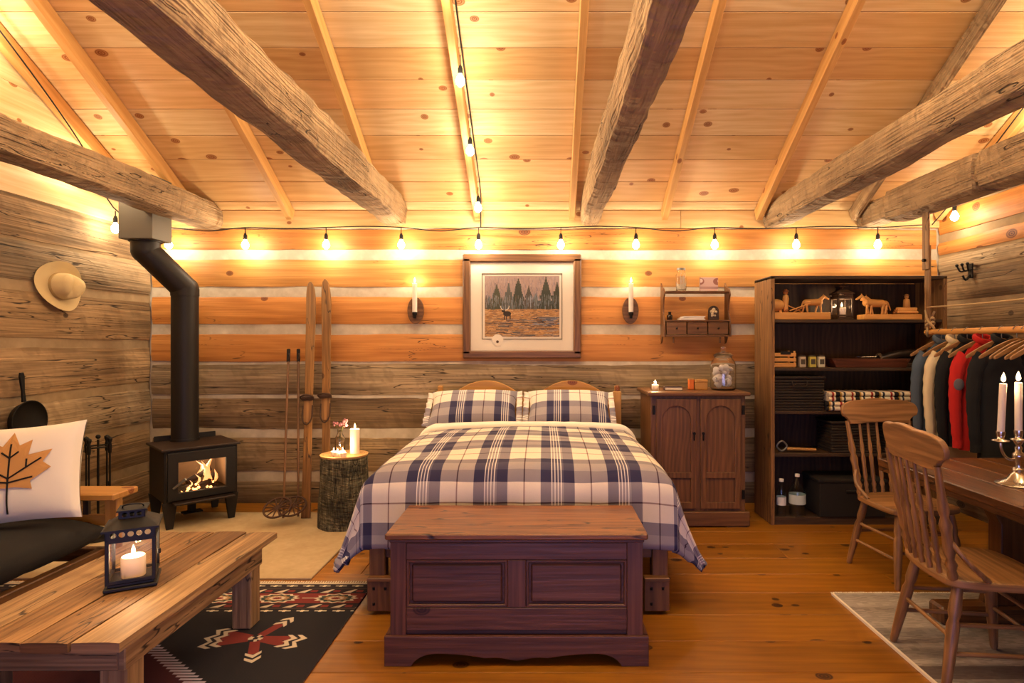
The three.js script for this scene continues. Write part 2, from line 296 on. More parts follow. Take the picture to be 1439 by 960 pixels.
// ---------- string lights ----------
const bulbG = lt([[0, -.085], [.012, -.084], [.026, -.07], [.031, -.052], [.026, -.032], [.014, -.012], [.012, 0]], 14), sockG = lt([[0, .05], [.009, .05], [.012, .04], [.016, .03], [.016, -.004], [0, -.004]], 12);
function stringLights(label, cordPts, bulbs, drop = .06, cd = BULB_CD) {
  const o = T('string_lights', label, 'string lights'); P(o, 'cord', tb(cordPts, .005, cordPts.length * 8, 6), M.cord);
  for (const [x, y, z] of bulbs) {
    const s = P(o, 'socket', sockG, M.cord); s.position.set(x, y, z); const b = P(s, 'bulb', bulbG, M.bulb); b.castShadow = false; P(s, 'hanger', bx(.006, drop, .006, 0, .05 + drop / 2, 0), M.cord);
    lamp(o, x, y - .05, z, cd, WARM, 1.4);
  }
}
{
  const bx0 = [240, 347, 460, 565, 673, 788, 893, 1003, 1117, 1231].map(p => (p - 765) / 162.2);
  const cp = [[-3.42, 2.44, -5.09]]; bx0.forEach((x, i) => { cp.push([x, 2.415, -5.09]); if (i < 9) cp.push([(x + bx0[i + 1]) / 2, 2.385 + .02 * (i % 3), -5.09]); }); cp.push([3.3, 2.44, -5.09]);
  stringLights('string of bare bulbs on black cord along top of back wall', cp, bx0.map(x => [x, 2.31, -5.07]), .05);
  const rk = z => roofY(z) - .16;
  const cz = [-4.84, -4.318, -3.813, -3.3, -2.8, -2.3];
  stringLights('string of bare bulbs climbing the ceiling rafter above bed', [[-.55, 2.42, -5.09], ...cz.map(z => [-.54, rk(z) + .07, z - .12]), [-.54, rk(-2.2), -2.2]], cz.map(z => [-.545, rk(z) - .05, z]), .07);
  for (const s of [-1, 1]) {
    const zs = s < 0 ? [-4.61, -4.28, -3.5, -2.9, -2.2, -1.5] : [-4.82, -4.03, -3.5, -2.9, -2.2, -1.5];
    const pos = zs.map((z, i) => [s * 3.36, i === 0 ? (s < 0 ? 2.36 : 2.5) : roofY(Math.min(z, -2.2)) - (s < 0 && i === 1 ? .36 : .22), z]);
    stringLights(s < 0 ? 'string of bare bulbs rising along the left gable' : 'string of bare bulbs rising along the right gable', [[s * 3.36, 2.44, -5.1], ...pos.map(p => [p[0], p[1] + .1, p[2]])], pos, .04);
  }
  const rx = [-2.7, -1.8, -.9, 0, .9, 1.8, 2.7];
  stringLights('string of bare bulbs along the roof ridge', [[-3.3, 4.08, ZR], ...rx.map(x => [x, 4.02, ZR]), [3.3, 4.08, ZR]], rx.map(x => [x, 3.92, ZR]), .05, RIDGE_CD);
}

// ---------- textiles and prints ----------
const canvasTex = (w, h, draw, rep) => { const c = document.createElement('canvas'); c.width = w; c.height = h; draw(c.getContext('2d'), w, h); const t = new THREE.CanvasTexture(c); t.colorSpace = THREE.SRGBColorSpace; t.wrapS = t.wrapT = THREE.RepeatWrapping; if (rep) t.repeat.set(...rep); return t; };
const weave = (x, y) => ((x + y) % 4 < 2 ? 1 : .93) * (.96 + .08 * hash(x, y, 4));
const NAVY = [46, 44, 78], CRM = [236, 224, 206], BRN = [92, 56, 52], PER = .355;
const stripe = (m, pins) => {                      // m in metres inside one period
  if (m < .175) return Math.abs(m - .0875) < .0035 ? BRN : CRM;
  if (m < .232) return NAVY; if (m < .298) { if (!pins) return mix(NAVY, CRM, .25); const k = ((m - .232) / .0165) % 1; return k < .3 ? [250, 244, 234] : mix(NAVY, CRM, .3); }
  return NAVY;
};
const plaidT = dataTex(512, 512, (u, v, x, y) => { const a = stripe(u * PER, true), b = stripe(v * PER, false); const w = weave(x, y); const isPin = a[0] > 245; const c = isPin ? mix(a, b, .2) : mix(a, b, .5); return [c[0] * w, c[1] * w, c[2] * w]; });
plaidT.repeat.set(1 / PER, 1 / (PER * 1.15));
M.plaid = new THREE.MeshPhysicalMaterial({ map: plaidT, roughness: .95, sheen: .3, sheenRoughness: .8 });
const clothBump = dataTex(128, 128, (u, v, x, y) => { const b = 128 + 90 * Math.sin(u * 6.283 * 32) * Math.sin(v * 6.283 * 32) + 30 * (fbm(u, v, 8, 8, 3, 3) - .5); return [b, b, b]; }, false); clothBump.repeat.set(12, 12);
const cloth = (c, r = .95) => new THREE.MeshStandardMaterial({ color: c, roughness: r, bumpMap: clothBump, bumpScale: .0008 });
M.linen = cloth(0xf0e8da); M.blackCloth = cloth(0x1c1a18); M.denim = cloth(0x4a5664); M.creamCloth = cloth(0xd8c49c); M.red = cloth(0xb41a14); M.inkCloth = cloth(0x0e0e10);

// ---------- bed ----------
const BX = -.135;
{
  const b = T('bed_frame', 'honey pine bed frame with twin arched headboard, behind the chest', 'bed', [BX, 0, 0]);
  const hb = new THREE.Shape(); hb.moveTo(-.74, .3); hb.lineTo(.74, .3); hb.lineTo(.74, .9); hb.quadraticCurveTo(.37, 1.27, .03, .93); hb.lineTo(-.03, .93); hb.quadraticCurveTo(-.37, 1.27, -.74, .9); hb.closePath();
  const g = ext(hb, .03, .006); g.translate(0, 0, -5.09); P(b, 'headboard', g, M.honey);
  for (const s of [-1, 1]) {
    const p = ext([[-.035, 0], [.035, 0], [.035, 1.0], [.012, 1.05], [-.035, .99]], .06, .006, 1); p.scale(s, 1, 1); if (s < 0) p.scale(1, 1, 1);
    const pg = mg([bx(.07, 1.0, .06, 0, .5, 0, .006), bx(.045, .06, .045, 0, 1.02, 0, .01)]); pg.translate(s * .76, 0, -5.07); P(b, 'post', pg, M.honey);
    P(b, 'side_rail', bx(.03, .18, 1.94, s * .75, .34, -4.1, .004), M.brown);
    P(b, 'foot_post', bx(.085, .5, .07, s * .742, .27, -3.12, .006), M.brown);
    P(b, 'foot_block', mg([bx(.13, .17, .035, s * .72, .105, -3.07, .004), bx(.13, .02, .05, s * .72, .185, -3.07, .003)]), M.brown);
    for (const q of [[-.03, .14], [.03, .14], [-.03, .06]]) P(b, 'bolt', cy(.007, .007, .012, s * .72 + q[0], q[1], -3.05, 8).rotateX(0), M.iron);
  }
  P(b, 'foot_rail', bx(1.42, .16, .03, 0, .36, -3.12, .004), M.brown);
  P(b, 'slat_deck', bx(1.46, .02, 1.9, 0, .36, -4.1), M.brown);
}
{
  const m = T('mattress', 'mattress on the bed frame under the plaid duvet', 'mattress', [BX, .375, -4.1]);
  P(m, 'ticking', bx(1.46, .28, 1.9, 0, .14, 0, .05, 2), M.linen);
}
const Y0 = .735;
function bedSurf(u, t, lift = 0) {        // u lateral arc from centre, t length arc from the head edge
  const a = .7, r = .15, s = Math.abs(u), sg = Math.sign(u);
  let x = s, dl = 0;
  if (s > a) { const q = s - a, arc = r * 1.25; if (q < arc) { x = a + r * Math.sin(q / r); dl = r * (1 - Math.cos(q / r)); } else { x = a + r * Math.sin(1.25) + (q - arc) * (.1 + .26 * smooth(.3, 1.2, t)); dl = r * (1 - Math.cos(1.25)) + (q - arc) * .93; } }
  const LF = 1.5; let z = t, df = 0;
  if (t > LF) { const q = t - LF, arc = .13 * 1.5; if (q < arc) { z = LF + .13 * Math.sin(q / .13); df = .13 * (1 - Math.cos(q / .13)); } else { z = LF + .13 * Math.sin(1.5) + (q - arc) * .04; df = .13 * (1 - Math.cos(1.5)) + (q - arc); } }
  let drop = Math.cbrt(dl ** 3 + df ** 3); drop = drop < .4 ? drop : .4 + .2 * (1 - Math.exp(-(drop - .4) / .2));
  const edge = smooth(0, .3, drop);
  const crown = .075 * Math.max(0, 1 - (u / .95) ** 2) * Math.sin(Math.PI * Math.min(1, Math.max(0, (t + .25) / 1.95)));
  const wr = .012 * n3(u * 3.2, t * 3.2 + 2, 0, 5) + .007 * n3(u * 5 + t * 4, t * 9, 1, 9) + .004 * n3(u * 14, t * 16, 0, 3);
  const corner = smooth(.02, .25, Math.min(dl, df));
  const fold = edge * .02 * Math.sin((Math.abs(dl) > Math.abs(df) ? t * 9 + u * 2 : u * 8) + sg);
  return V(BX + sg * (x + fold * (dl > df ? 1 : 0) - corner * .05), Y0 + crown + wr * (1 - edge * .4) - drop + lift, -4.72 + z + fold * (df >= dl ? .5 : 0) - corner * .02 + .03 * smooth(.55, 1, s) * smooth(1.2, 1.6, t));
}
{
  const d = T('plaid_duvet', 'navy and cream plaid duvet spread over the bed', 'duvet');
  const U = 1.33, L = 1.98;
  P(d, 'cover', sheet((i, j) => bedSurf(-U + 2 * U * i, L * (1 - j)), 120, 100, .035, (i, j) => [-U + 2 * U * i + .06, L * (1 - j)]), M.plaid);
  const w = P(d, 'turned_back_lining', sheet((i, j) => { const q = bedSurf((-1.06 + 2.12 * i), .03 + .24 * (1 - j), .016); q.y += .018 * Math.sin(j * Math.PI) ** .6; return q; }, 80, 14, .03, (i, j) => [i * 2, j * .3]), M.linen, 'plain cream lining folded back');
}
function pillowGeo(w, h, t, nu = 30, nv = 22) {
  const f = (sgn) => (i, j) => {
    const a = i * 2 - 1, b = j * 2 - 1, e = (1 - Math.abs(a) ** 3.2) * (1 - Math.abs(b) ** 3.2), pin = 1 - .07 * (1 - Math.abs(b) ** 2) * Math.abs(a) ** 6, pin2 = 1 - .07 * (1 - a * a) * Math.abs(b) ** 6;
    return V(a * w / 2 * pin, b * h / 2 * pin2, sgn * (t / 2 * Math.pow(Math.max(0, e), .55) + .004 + .006 * n3(a * 3, b * 3, sgn, 7) * e));
  };
  const mk = s => { const g = new THREE.PlaneGeometry(1, 1, nu, nv), p = g.attributes.position, uv = g.attributes.uv, F = f(s); for (let k = 0; k < p.count; k++) { const q = F(p.getX(k) + .5, p.getY(k) + .5); p.setXYZ(k, q.x, q.y, q.z); uv.setXY(k, q.x, q.y); } if (s < 0) { const ix = g.index.array; for (let k = 0; k < ix.length; k += 3) { const q = ix[k]; ix[k] = ix[k + 1]; ix[k + 1] = q; } } g.computeVertexNormals(); return g; };
  const rim = []; for (let k = 0; k <= 96; k++) { }
  return mg([mk(1), mk(-1)]);
}
for (const [x, w, label, tz] of [[-.575, .72, 'plaid pillow at the head of bed, nearer the log stump', .05], [.2, .68, 'plaid pillow at the head of bed, nearer the cabinet', -.06]]) {
  const p = T('pillow', label, 'pillow', [x, .765, -4.79], 0, undefined), g = pillowGeo(w, .42, .17);
  g.rotateZ(tz * .3); g.rotateX(-.95); g.translate(0, .115, 0); P(p, 'pillow_case', g, M.plaid);
  for (const s of [-1, 1]) { const r = sheet((i, j) => { const y = (i - .5) * .40; const q = V(s * (w / 2 - .012 + j * .045), y, .012 * Math.sin(i * 40) * j); q.applyAxisAngle(V(0, 0, 1), tz * .3).applyAxisAngle(V(1, 0, 0), -.95); q.y += .115; return q; }, 40, 3, .006, (i, j) => [i * .3 + .2, j * .04]); P(p, 'flange', r, M.plaid); }
}
// ---------- blanket chest ----------
{
  const c = T('blanket_chest', 'dark red-brown panelled blanket chest with scalloped plinth', 'chest', [-.122, 0, -2.795]);
  P(c, 'body', bx(1.09, .44, .39, 0, .335, 0, .004), M.chest);
  P(c, 'lid', bx(1.15, .028, .46, 0, .566, .0, .006), M.chestTop);
  P(c, 'lid_moulding', bx(1.12, .016, .43, 0, .544, 0, .004), M.chest);
  const F = .2;
  const fr = [bx(.07, .43, .022, -.52, .33, F, .003), bx(.07, .43, .022, .52, .33, F, .003), bx(.97, .075, .022, 0, .498, F, .003), bx(.97, .1, .022, 0, .2, F, .003), bx(.08, .21, .022, 0, .355, F, .003)];
  fr.forEach((g, i) => P(c, i < 2 ? 'stile' : i < 4 ? 'rail' : 'middle_stile', g, M.chest));
  for (const s of [-1, 1]) { const p = P(c, 'panel', bx(.40, .17, .02, s * .2625, .355, F - .004, .008), M.chest); P(p, 'panel_moulding', mg([bx(.445, .014, .016, s * .2625, .453, F + .002, .004), bx(.445, .014, .016, s * .2625, .257, F + .002, .004), bx(.014, .2, .016, s * .2625 - .216, .355, F + .002, .004), bx(.014, .2, .016, s * .2625 + .216, .355, F + .002, .004)]), M.chest); }
  const pl = new THREE.Shape(); pl.moveTo(-.578, 0); pl.lineTo(-.578, .13); pl.lineTo(.578, .13); pl.lineTo(.578, 0); pl.lineTo(.46, 0); pl.quadraticCurveTo(.43, .055, .34, .055); pl.quadraticCurveTo(.2, .05, .14, .035); pl.quadraticCurveTo(.09, .04, .06, .035); pl.quadraticCurveTo(.02, .025, 0, .025); pl.quadraticCurveTo(-.02, .025, -.06, .035); pl.quadraticCurveTo(-.09, .04, -.14, .035); pl.quadraticCurveTo(-.2, .05, -.34, .055); pl.quadraticCurveTo(-.43, .055, -.46, 0);
  const g = ext(pl, .022, .003); g.translate(0, 0, .205); P(c, 'plinth', g, M.chest);
  for (const s of [-1, 1]) { const q = ext([[-.2, 0], [-.2, .13], [.21, .13], [.21, 0], [.13, 0], [.1, .05], [-.1, .05], [-.13, 0]], .022, .003); q.rotateY(Math.PI / 2); q.translate(s * .567 - .011, 0, 0); P(c, 'plinth', q, M.chest); }
  const q = bx(1.12, .13, .02, 0, .065, -.2); P(c, 'plinth', q, M.chest);
}
// ---------- picture ----------
{
  const p = T('framed_picture', 'wood-framed moose in marsh print hanging on back wall', 'picture', [-.196, 1.737, -5.165]);
  const W = 1.04, H = .915, f = .07;
  const prof = (w, h, x, y) => bx(w, h, .04, x, y, 0, .01);
  P(p, 'frame', mg([prof(W, f, 0, H / 2 - f / 2), prof(W, f, 0, -H / 2 + f / 2), prof(f, H - f, -W / 2 + f / 2, 0), prof(f, H - f, W / 2 - f / 2, 0)]), M.brown);
  P(p, 'mat', bx(W - .1, H - .1, .008, 0, 0, -.008), mat(0xe8dcc8, .9));
  P(p, 'fillet', mg([bx(.70, .006, .006, 0, .287, -.002), bx(.70, .006, .006, 0, -.287, -.002), bx(.006, .58, .006, -.35, 0, -.002), bx(.006, .58, .006, .35, 0, -.002)]), mat(0x6a5a44, .7));
  const art = canvasTex(640, 512, (g, w, h) => {
    const R = (a, b) => a + (b - a) * rnd();
    g.fillStyle = '#a48c84'; g.fillRect(0, 0, w, h * .6);
    for (let i = 0; i < 900; i++) { g.fillStyle = ['#8f7d7a', '#b09a90', '#9a8a8c', '#86787c'][i % 4]; g.fillRect(R(0, w), R(0, h * .5), R(2, 6), R(10, 50)); }
    const tree = (x, y, s, c) => { g.fillStyle = c; for (let k = 0; k < 12; k++) { const ww = s * .28 * (k + 1) / 12 * R(.7, 1.2); g.fillRect(x - ww, y - s + s * k / 12, 2 * ww, s / 10); } };
    for (let i = 0; i < 70; i++) tree(R(0, w), h * R(.5, .57), R(50, 120), ['#4d4f45', '#5d5f5a', '#667078', '#3e4238', '#6c5a4a'][i % 5]);
    tree(w * .45, h * .55, 260, '#3e4238'); tree(w * .82, h * .54, 270, '#3a4038'); tree(w * .16, h * .55, 210, '#4a4c3c'); tree(w * .32, h * .55, 220, '#565a56'); tree(w * .59, h * .55, 200, '#4e4a42'); tree(w * .97, h * .55, 230, '#383c30');
    for (let i = 0; i < 260; i++) { g.fillStyle = ['#8a94a4', '#a9aeb6', '#77808c', '#6c5848'][i % 4]; g.fillRect(R(0, w), h * R(.3, .5), R(1, 3), R(20, 60)); }
    g.fillStyle = '#b88a58'; g.fillRect(0, h * .55, w, h * .45);
    for (let i = 0; i < 1500; i++) { const y = R(.54, 1); g.fillStyle = ['#c89a62', '#a87848', '#d8b080', '#8a6440', '#b4845a', '#6a5a54'][i % 6]; g.fillRect(R(-20, w), y * h, R(10, 50), R(2, 5)); }
    for (let i = 0; i < 130; i++) { const y = R(.7, 1); g.fillStyle = ['#3c3a40', '#5a5658', '#8a7c74', '#46363a', '#a08c7c'][i % 5]; g.fillRect(R(0, w), y * h, R(30, 120), R(2, 7)); }
    for (let i = 0; i < 60; i++) { g.fillStyle = ['#30323e', '#7c8494'][i % 2]; g.fillRect(R(w * .62, w), h * R(.67, .82), R(30, 110), R(3, 6)); }
    g.fillStyle = '#2e2622'; g.beginPath(); g.ellipse(w * .3, h * .62, 34, 22, 0, 0, 7); g.fill(); g.fillRect(w * .26, h * .63, 9, 46); g.fillRect(w * .285, h * .63, 8, 46); g.fillRect(w * .335, h * .63, 8, 44); g.beginPath(); g.ellipse(w * .25, h * .575, 17, 13, .5, 0, 7); g.fill();
    g.strokeStyle = '#e4d8c4'; g.lineWidth = 6; g.beginPath(); g.moveTo(w * .25, h * .56); g.quadraticCurveTo(w * .21, h * .54, w * .215, h * .49); g.moveTo(w * .27, h * .56); g.quadraticCurveTo(w * .33, h * .55, w * .325, h * .49); g.stroke();
  });
  const a = P(p, 'print', new THREE.PlaneGeometry(.655, .535), new THREE.MeshStandardMaterial({ map: art, roughness: .8 })); a.position.z = -.002;
  P(p, 'medallion_tab', cy(.05, .05, .004, 0, 0, 0, 24).rotateX(Math.PI / 2).translate(-.215, -.295, .0), mat(0xe8dcc8, .9));
  P(p, 'medallion', cy(.012, .012, .004, 0, 0, 0, 12).rotateX(Math.PI / 2).translate(-.215, -.31, .003), mat(0x4a3a2c, .8));
  P(p, 'glazing', bx(W - .12, H - .12, .003, 0, 0, .006), M.glass);
}
// ---------- candles ----------
const flameG = h => lt([[0, -.1 * h], [.18 * h, .05 * h], [.23 * h, .25 * h], [.17 * h, .55 * h], [.06 * h, .85 * h], [0, h]], 12);
function flame(parent, x, y, z, h = .035, cd = CANDLE_CD) { P(parent, 'wick', cy(.0015, .0015, .014, x, y + .004, z, 6), M.wick); const f = P(parent, 'flame', flameG(h), M.flame); f.position.set(x, y + .01, z); f.castShadow = false; lamp(parent, x, y + .02, z, cd, FLAME, .6); }
function candle(name, label, pos, r, h, group, fl = true, fh = .035, cd) { const o = T(name, label, 'candle', pos, 0, group); P(o, 'wax', lt([[0, 0], [r, 0], [r, h - .004], [r * .9, h], [r * .3, h - .003], [0, h - .004]], 20), M.wax); if (fl) flame(o, 0, h, 0, fh, cd); return o; }
for (const [px, who] of [[584, 'between skis and framed picture'], [886, 'between framed picture and small wall shelf']]) {
  const x = (px - 765) / 160.5;
  const s = T('wall_sconce', 'oval wooden candle sconce on back wall ' + who, 'sconce', [x, 1.70, -5.17]);
  const e = [...Array(28)].map((_, k) => [.072 * Math.cos(k / 28 * 6.2832), .118 * Math.sin(k / 28 * 6.2832)]); P(s, 'plaque', ext(e, .024, .005), M.brown);
  P(s, 'cup', lt([[0, -.07], [.01, -.07], [.014, -.06], [.012, -.05], [.02, -.04], [.022, -.02], [.017, -.015], [0, -.015]], 14, 0, 0, .05), M.iron); P(s, 'arm', bx(.012, .012, .05, 0, -.062, .03, .002), M.iron);
  candle('taper_candle', 'lit white taper candle in wall sconce ' + who, [x, 1.685, -5.12], .021, .25, undefined, true, .045);
}
// ---------- wall shelf ----------
{
  const s = T('wall_shelf', 'small dark wall shelf with three little drawers', 'shelf', [1.305, 1.47, -5.16]), W = .56, D = .15;
  for (const k of [-1, 1]) { const sh2 = new THREE.Shape(); sh2.moveTo(0, -.06); sh2.quadraticCurveTo(.04, -.05, .06, .0); sh2.lineTo(.15, .0); sh2.quadraticCurveTo(.16, .12, .1, .2); sh2.quadraticCurveTo(.08, .28, .14, .36); sh2.quadraticCurveTo(.13, .42, .04, .43); sh2.quadraticCurveTo(.02, .45, 0, .47); sh2.closePath(); const g = ext(sh2, .014, .002, 1); g.rotateY(-Math.PI / 2); g.translate(k * W / 2 + .007, 0, 0); P(s, 'side', g, M.brown); }
  P(s, 'shelf_board', bx(W - .02, .014, D, 0, .383, D / 2, .002), M.brown); P(s, 'shelf_board', bx(W - .02, .014, D, 0, .135, D / 2, .002), M.brown); P(s, 'base_board', bx(W - .02, .014, D, 0, .007, D / 2, .002), M.brown);
  for (let i = -1; i < 2; i++) { const d = P(s, 'drawer', bx(.17, .105, .13, i * .178, .071, .078, .003), M.brown); P(d, 'knob', lt([[0, 0], [.004, 0], [.004, .006], [.009, .01], [.006, .016], [0, .017]], 10).rotateX(Math.PI / 2).translate(i * .178, .071, .143), M.iron); }
  for (const i of [-.2, .2]) P(s, 'peg', cy(.007, .007, .05, i, -.03, .12, 8), M.brown);
  const j = T('glass_jar', 'small clear glass jar on top of wall shelf', 'jar', [1.18, 1.861, -5.08]); P(j, 'jar_body', lt([[0, 0], [.042, 0], [.045, .01], [.045, .14], [.034, .165], [.034, .18], [.031, .18], [.031, .165], [.04, .14], [.04, .012], [0, .01]], 20), M.jar); P(j, 'lid', cy(.037, .037, .02, 0, .19, 0), M.galv); P(j, 'matches', mg([...Array(14)].map(() => bx(.003, rr(.09, .13), .003, rr(-.026, .026), .075, rr(-.026, .026)))), M.cream);
  const c = T('greeting_card', 'pinkish picture card standing on top of wall shelf', 'card', [1.42, 1.861, -5.08], .1); P(c, 'card_front', bx(.16, .12, .012, 0, .06, 0, .001), new THREE.MeshStandardMaterial({ roughness: .8, map: canvasTex(128, 96, (g, w, h) => { g.fillStyle = '#d8b8ae'; g.fillRect(0, 0, w, h); g.fillStyle = '#b8928c'; g.fillRect(0, 0, w, 16); g.fillStyle = '#a06a5c'; g.beginPath(); g.ellipse(70, 62, 34, 24, 0, 0, 7); g.fill(); g.fillStyle = '#ecd6cc'; g.beginPath(); g.ellipse(80, 58, 14, 14, 0, 0, 7); g.fill(); }, [6, 8]) })); P(c, 'card_back', bx(.158, .118, .004, 0, .06, -.012), M.white);
  for (let i = 0; i < 4; i++) { const e = T('envelope', 'white envelope in flat pile on middle of wall shelf', 'envelope', [1.27 + rr(-.012, .012), 1.612 + i * .0085, -5.08 + rr(-.005, .005)], rr(-.08, .08), 'envelopes piled on the wall shelf'); P(e, 'paper', bx(.22 - i * .01, .008, .1, 0, .004, 0, .001), M.white); P(e, 'flap', bx(.1, .001, .05, .01, .0085, .02), M.cream); }
  const k = T('ink_bottle', 'tiny dark bottle at end of middle wall shelf', 'bottle', [1.08, 1.612, -5.07]); P(k, 'bottle_body', lt([[0, 0], [.022, 0], [.024, .005], [.024, .04], [.012, .05], [.012, .058], [0, .058]], 14), mat(0x2a1a10, .15)); P(k, 'cap', cy(.013, .013, .014, 0, .065, 0, 12), M.iron);
  const r = T('arched_ornament', 'small arched cameo ornament beside envelopes on wall shelf', 'ornament', [1.46, 1.612, -5.08]); const a = new THREE.Shape(); a.moveTo(-.045, 0); a.lineTo(.045, 0); a.lineTo(.045, .08); a.absarc(0, .08, .045, 0, Math.PI); P(r, 'backing', ext(a, .02, .003).translate(0, 0, -.01), M.dark); P(r, 'relief', mg([...Array(12)].map(() => { const g = new THREE.SphereGeometry(rr(.008, .016), 8, 6); g.translate(rr(-.02, .02), rr(.03, .1), .012); return uvt(g); })), M.creamCloth);
}
// ---------- cabinet ----------
{
  const c = T('wardrobe_cabinet', 'brown wooden cabinet with two arched panel doors', 'cabinet', [1.185, 0, -4.77]), W = .73, H = 1.01, D = .5;
  P(c, 'case', bx(W, H - .1, D - .02, 0, .1 + (H - .1) / 2, -.01, .004, 1), M.brown);
  P(c, 'top', bx(W + .06, .03, D + .05, 0, H + .012, 0, .008), M.brown);
  P(c, 'plinth', mg([bx(W + .05, .11, D + .03, 0, .065, 0, .006)]), M.brown); for (const s of [-1, 1]) P(c, 'foot', bx(.16, .02, D, s * (W / 2 - .07), .01, 0), M.brown);
  for (const s of [-1, 1]) {
    const w = .31, x0 = s * .17; const d = new THREE.Shape(); d.moveTo(-w / 2, .14); d.lineTo(w / 2, .14); d.lineTo(w / 2, .985); d.lineTo(-w / 2, .985); d.closePath();
    const up = new THREE.Path(); up.moveTo(-.11, .42); up.lineTo(.11, .42); up.lineTo(.11, .82); up.absarc(0, .82, .11, 0, Math.PI); up.closePath(); const lo = new THREE.Path(); lo.moveTo(-.11, .19); lo.lineTo(.11, .19); lo.lineTo(.11, .375); lo.lineTo(-.11, .375); lo.closePath(); d.holes.push(up, lo);
    const g = ext(d, .02, .004, 1); g.translate(x0, 0, D / 2 - .02); const dr = P(c, 'door', g, M.brown);
    P(dr, 'arched_panel', bx(.24, .54, .01, x0, .68, D / 2 - .018, .003, 1), M.brown); P(dr, 'lower_panel', bx(.24, .2, .01, x0, .285, D / 2 - .018, .003, 1), M.brown);
    P(dr, 'handle', mg([cy(.012, .012, .008, 0, 0, 0, 12).rotateX(Math.PI / 2).translate(x0 - s * .135, .72, D / 2 + .004), bx(.012, .05, .008, x0 - s * .135, .69, D / 2 + .006, .003)]), M.iron);
    for (const y of [.9, .25]) P(dr, 'hinge', bx(.02, .07, .012, s * .345, y, D / 2 - .002, .002), M.iron);
  }
  const tl = candle('votive_candle', 'lit votive candle in glass on brown cabinet', [.885, 1.038, -4.7], .028, .045, undefined, true, .03); P(tl, 'glass_cup', lt([[.034, 0], [.038, .005], [.04, .065], [.038, .065], [.035, .006], [0, .003], [0, 0]], 20), M.glass);
  const bk = T('small_book', 'thin dark book with pale pages on brown cabinet', 'book', [1.03, 1.038, -4.72], -.06); P(bk, 'cover', mg([bx(.14, .004, .09, 0, .002, 0), bx(.14, .004, .09, 0, .026, 0), bx(.004, .026, .09, -.07, .014, 0)]), mat(0x2a1612, .6)); P(bk, 'pages', bx(.134, .02, .086, .001, .014, 0), M.cream);
  const ob = T('orange_box', 'narrow orange wooden block on brown cabinet', 'box', [1.185, 1.038, -4.76]); P(ob, 'block', bx(.04, .09, .04, 0, .045, 0, .003, 1), mat(0xc8641c, .6)); P(ob, 'lid_line', bx(.042, .01, .042, 0, .085, 0, .002), M.honey);
  const wb = T('wooden_box', 'small hinged wooden box beside the big glass jar', 'box', [1.265, 1.038, -4.77]); P(wb, 'box_body', bx(.1, .06, .07, 0, .03, 0, .003), M.honey); P(wb, 'lid', bx(.104, .022, .074, 0, .072, 0, .004), M.honey);
  const gj = T('biscuit_jar', 'large clear glass jar of white shells on cabinet', 'jar', [1.44, 1.038, -4.74]);
  P(gj, 'jar_body', lt([[0, 0], [.088, 0], [.1, .015], [.1, .2], [.088, .235], [.07, .255], [.072, .27], [.066, .27], [.064, .255], [.082, .23], [.094, .2], [.094, .02], [.085, .008], [0, .008]], 32), M.jar);
  P(gj, 'lid', lt([[0, .272], [.074, .272], [.078, .28], [.05, .3], [.02, .305], [.014, .315], [.024, .332], [.016, .348], [0, .35]], 24), M.jar);
  for (let i = 0; i < 30; i++) { const g = new THREE.IcosahedronGeometry(rr(.018, .03), 1); g.scale(1, rr(.4, .7), 1); g.rotateX(rr(0, 3)); g.rotateZ(rr(0, 3)); const a = rr(0, 6.28), r = Math.sqrt(rnd()) * .064; g.translate(r * Math.cos(a), .034 + i * .0052, r * Math.sin(a)); P(gj, 'shell', uvt(g), M.white); }
}

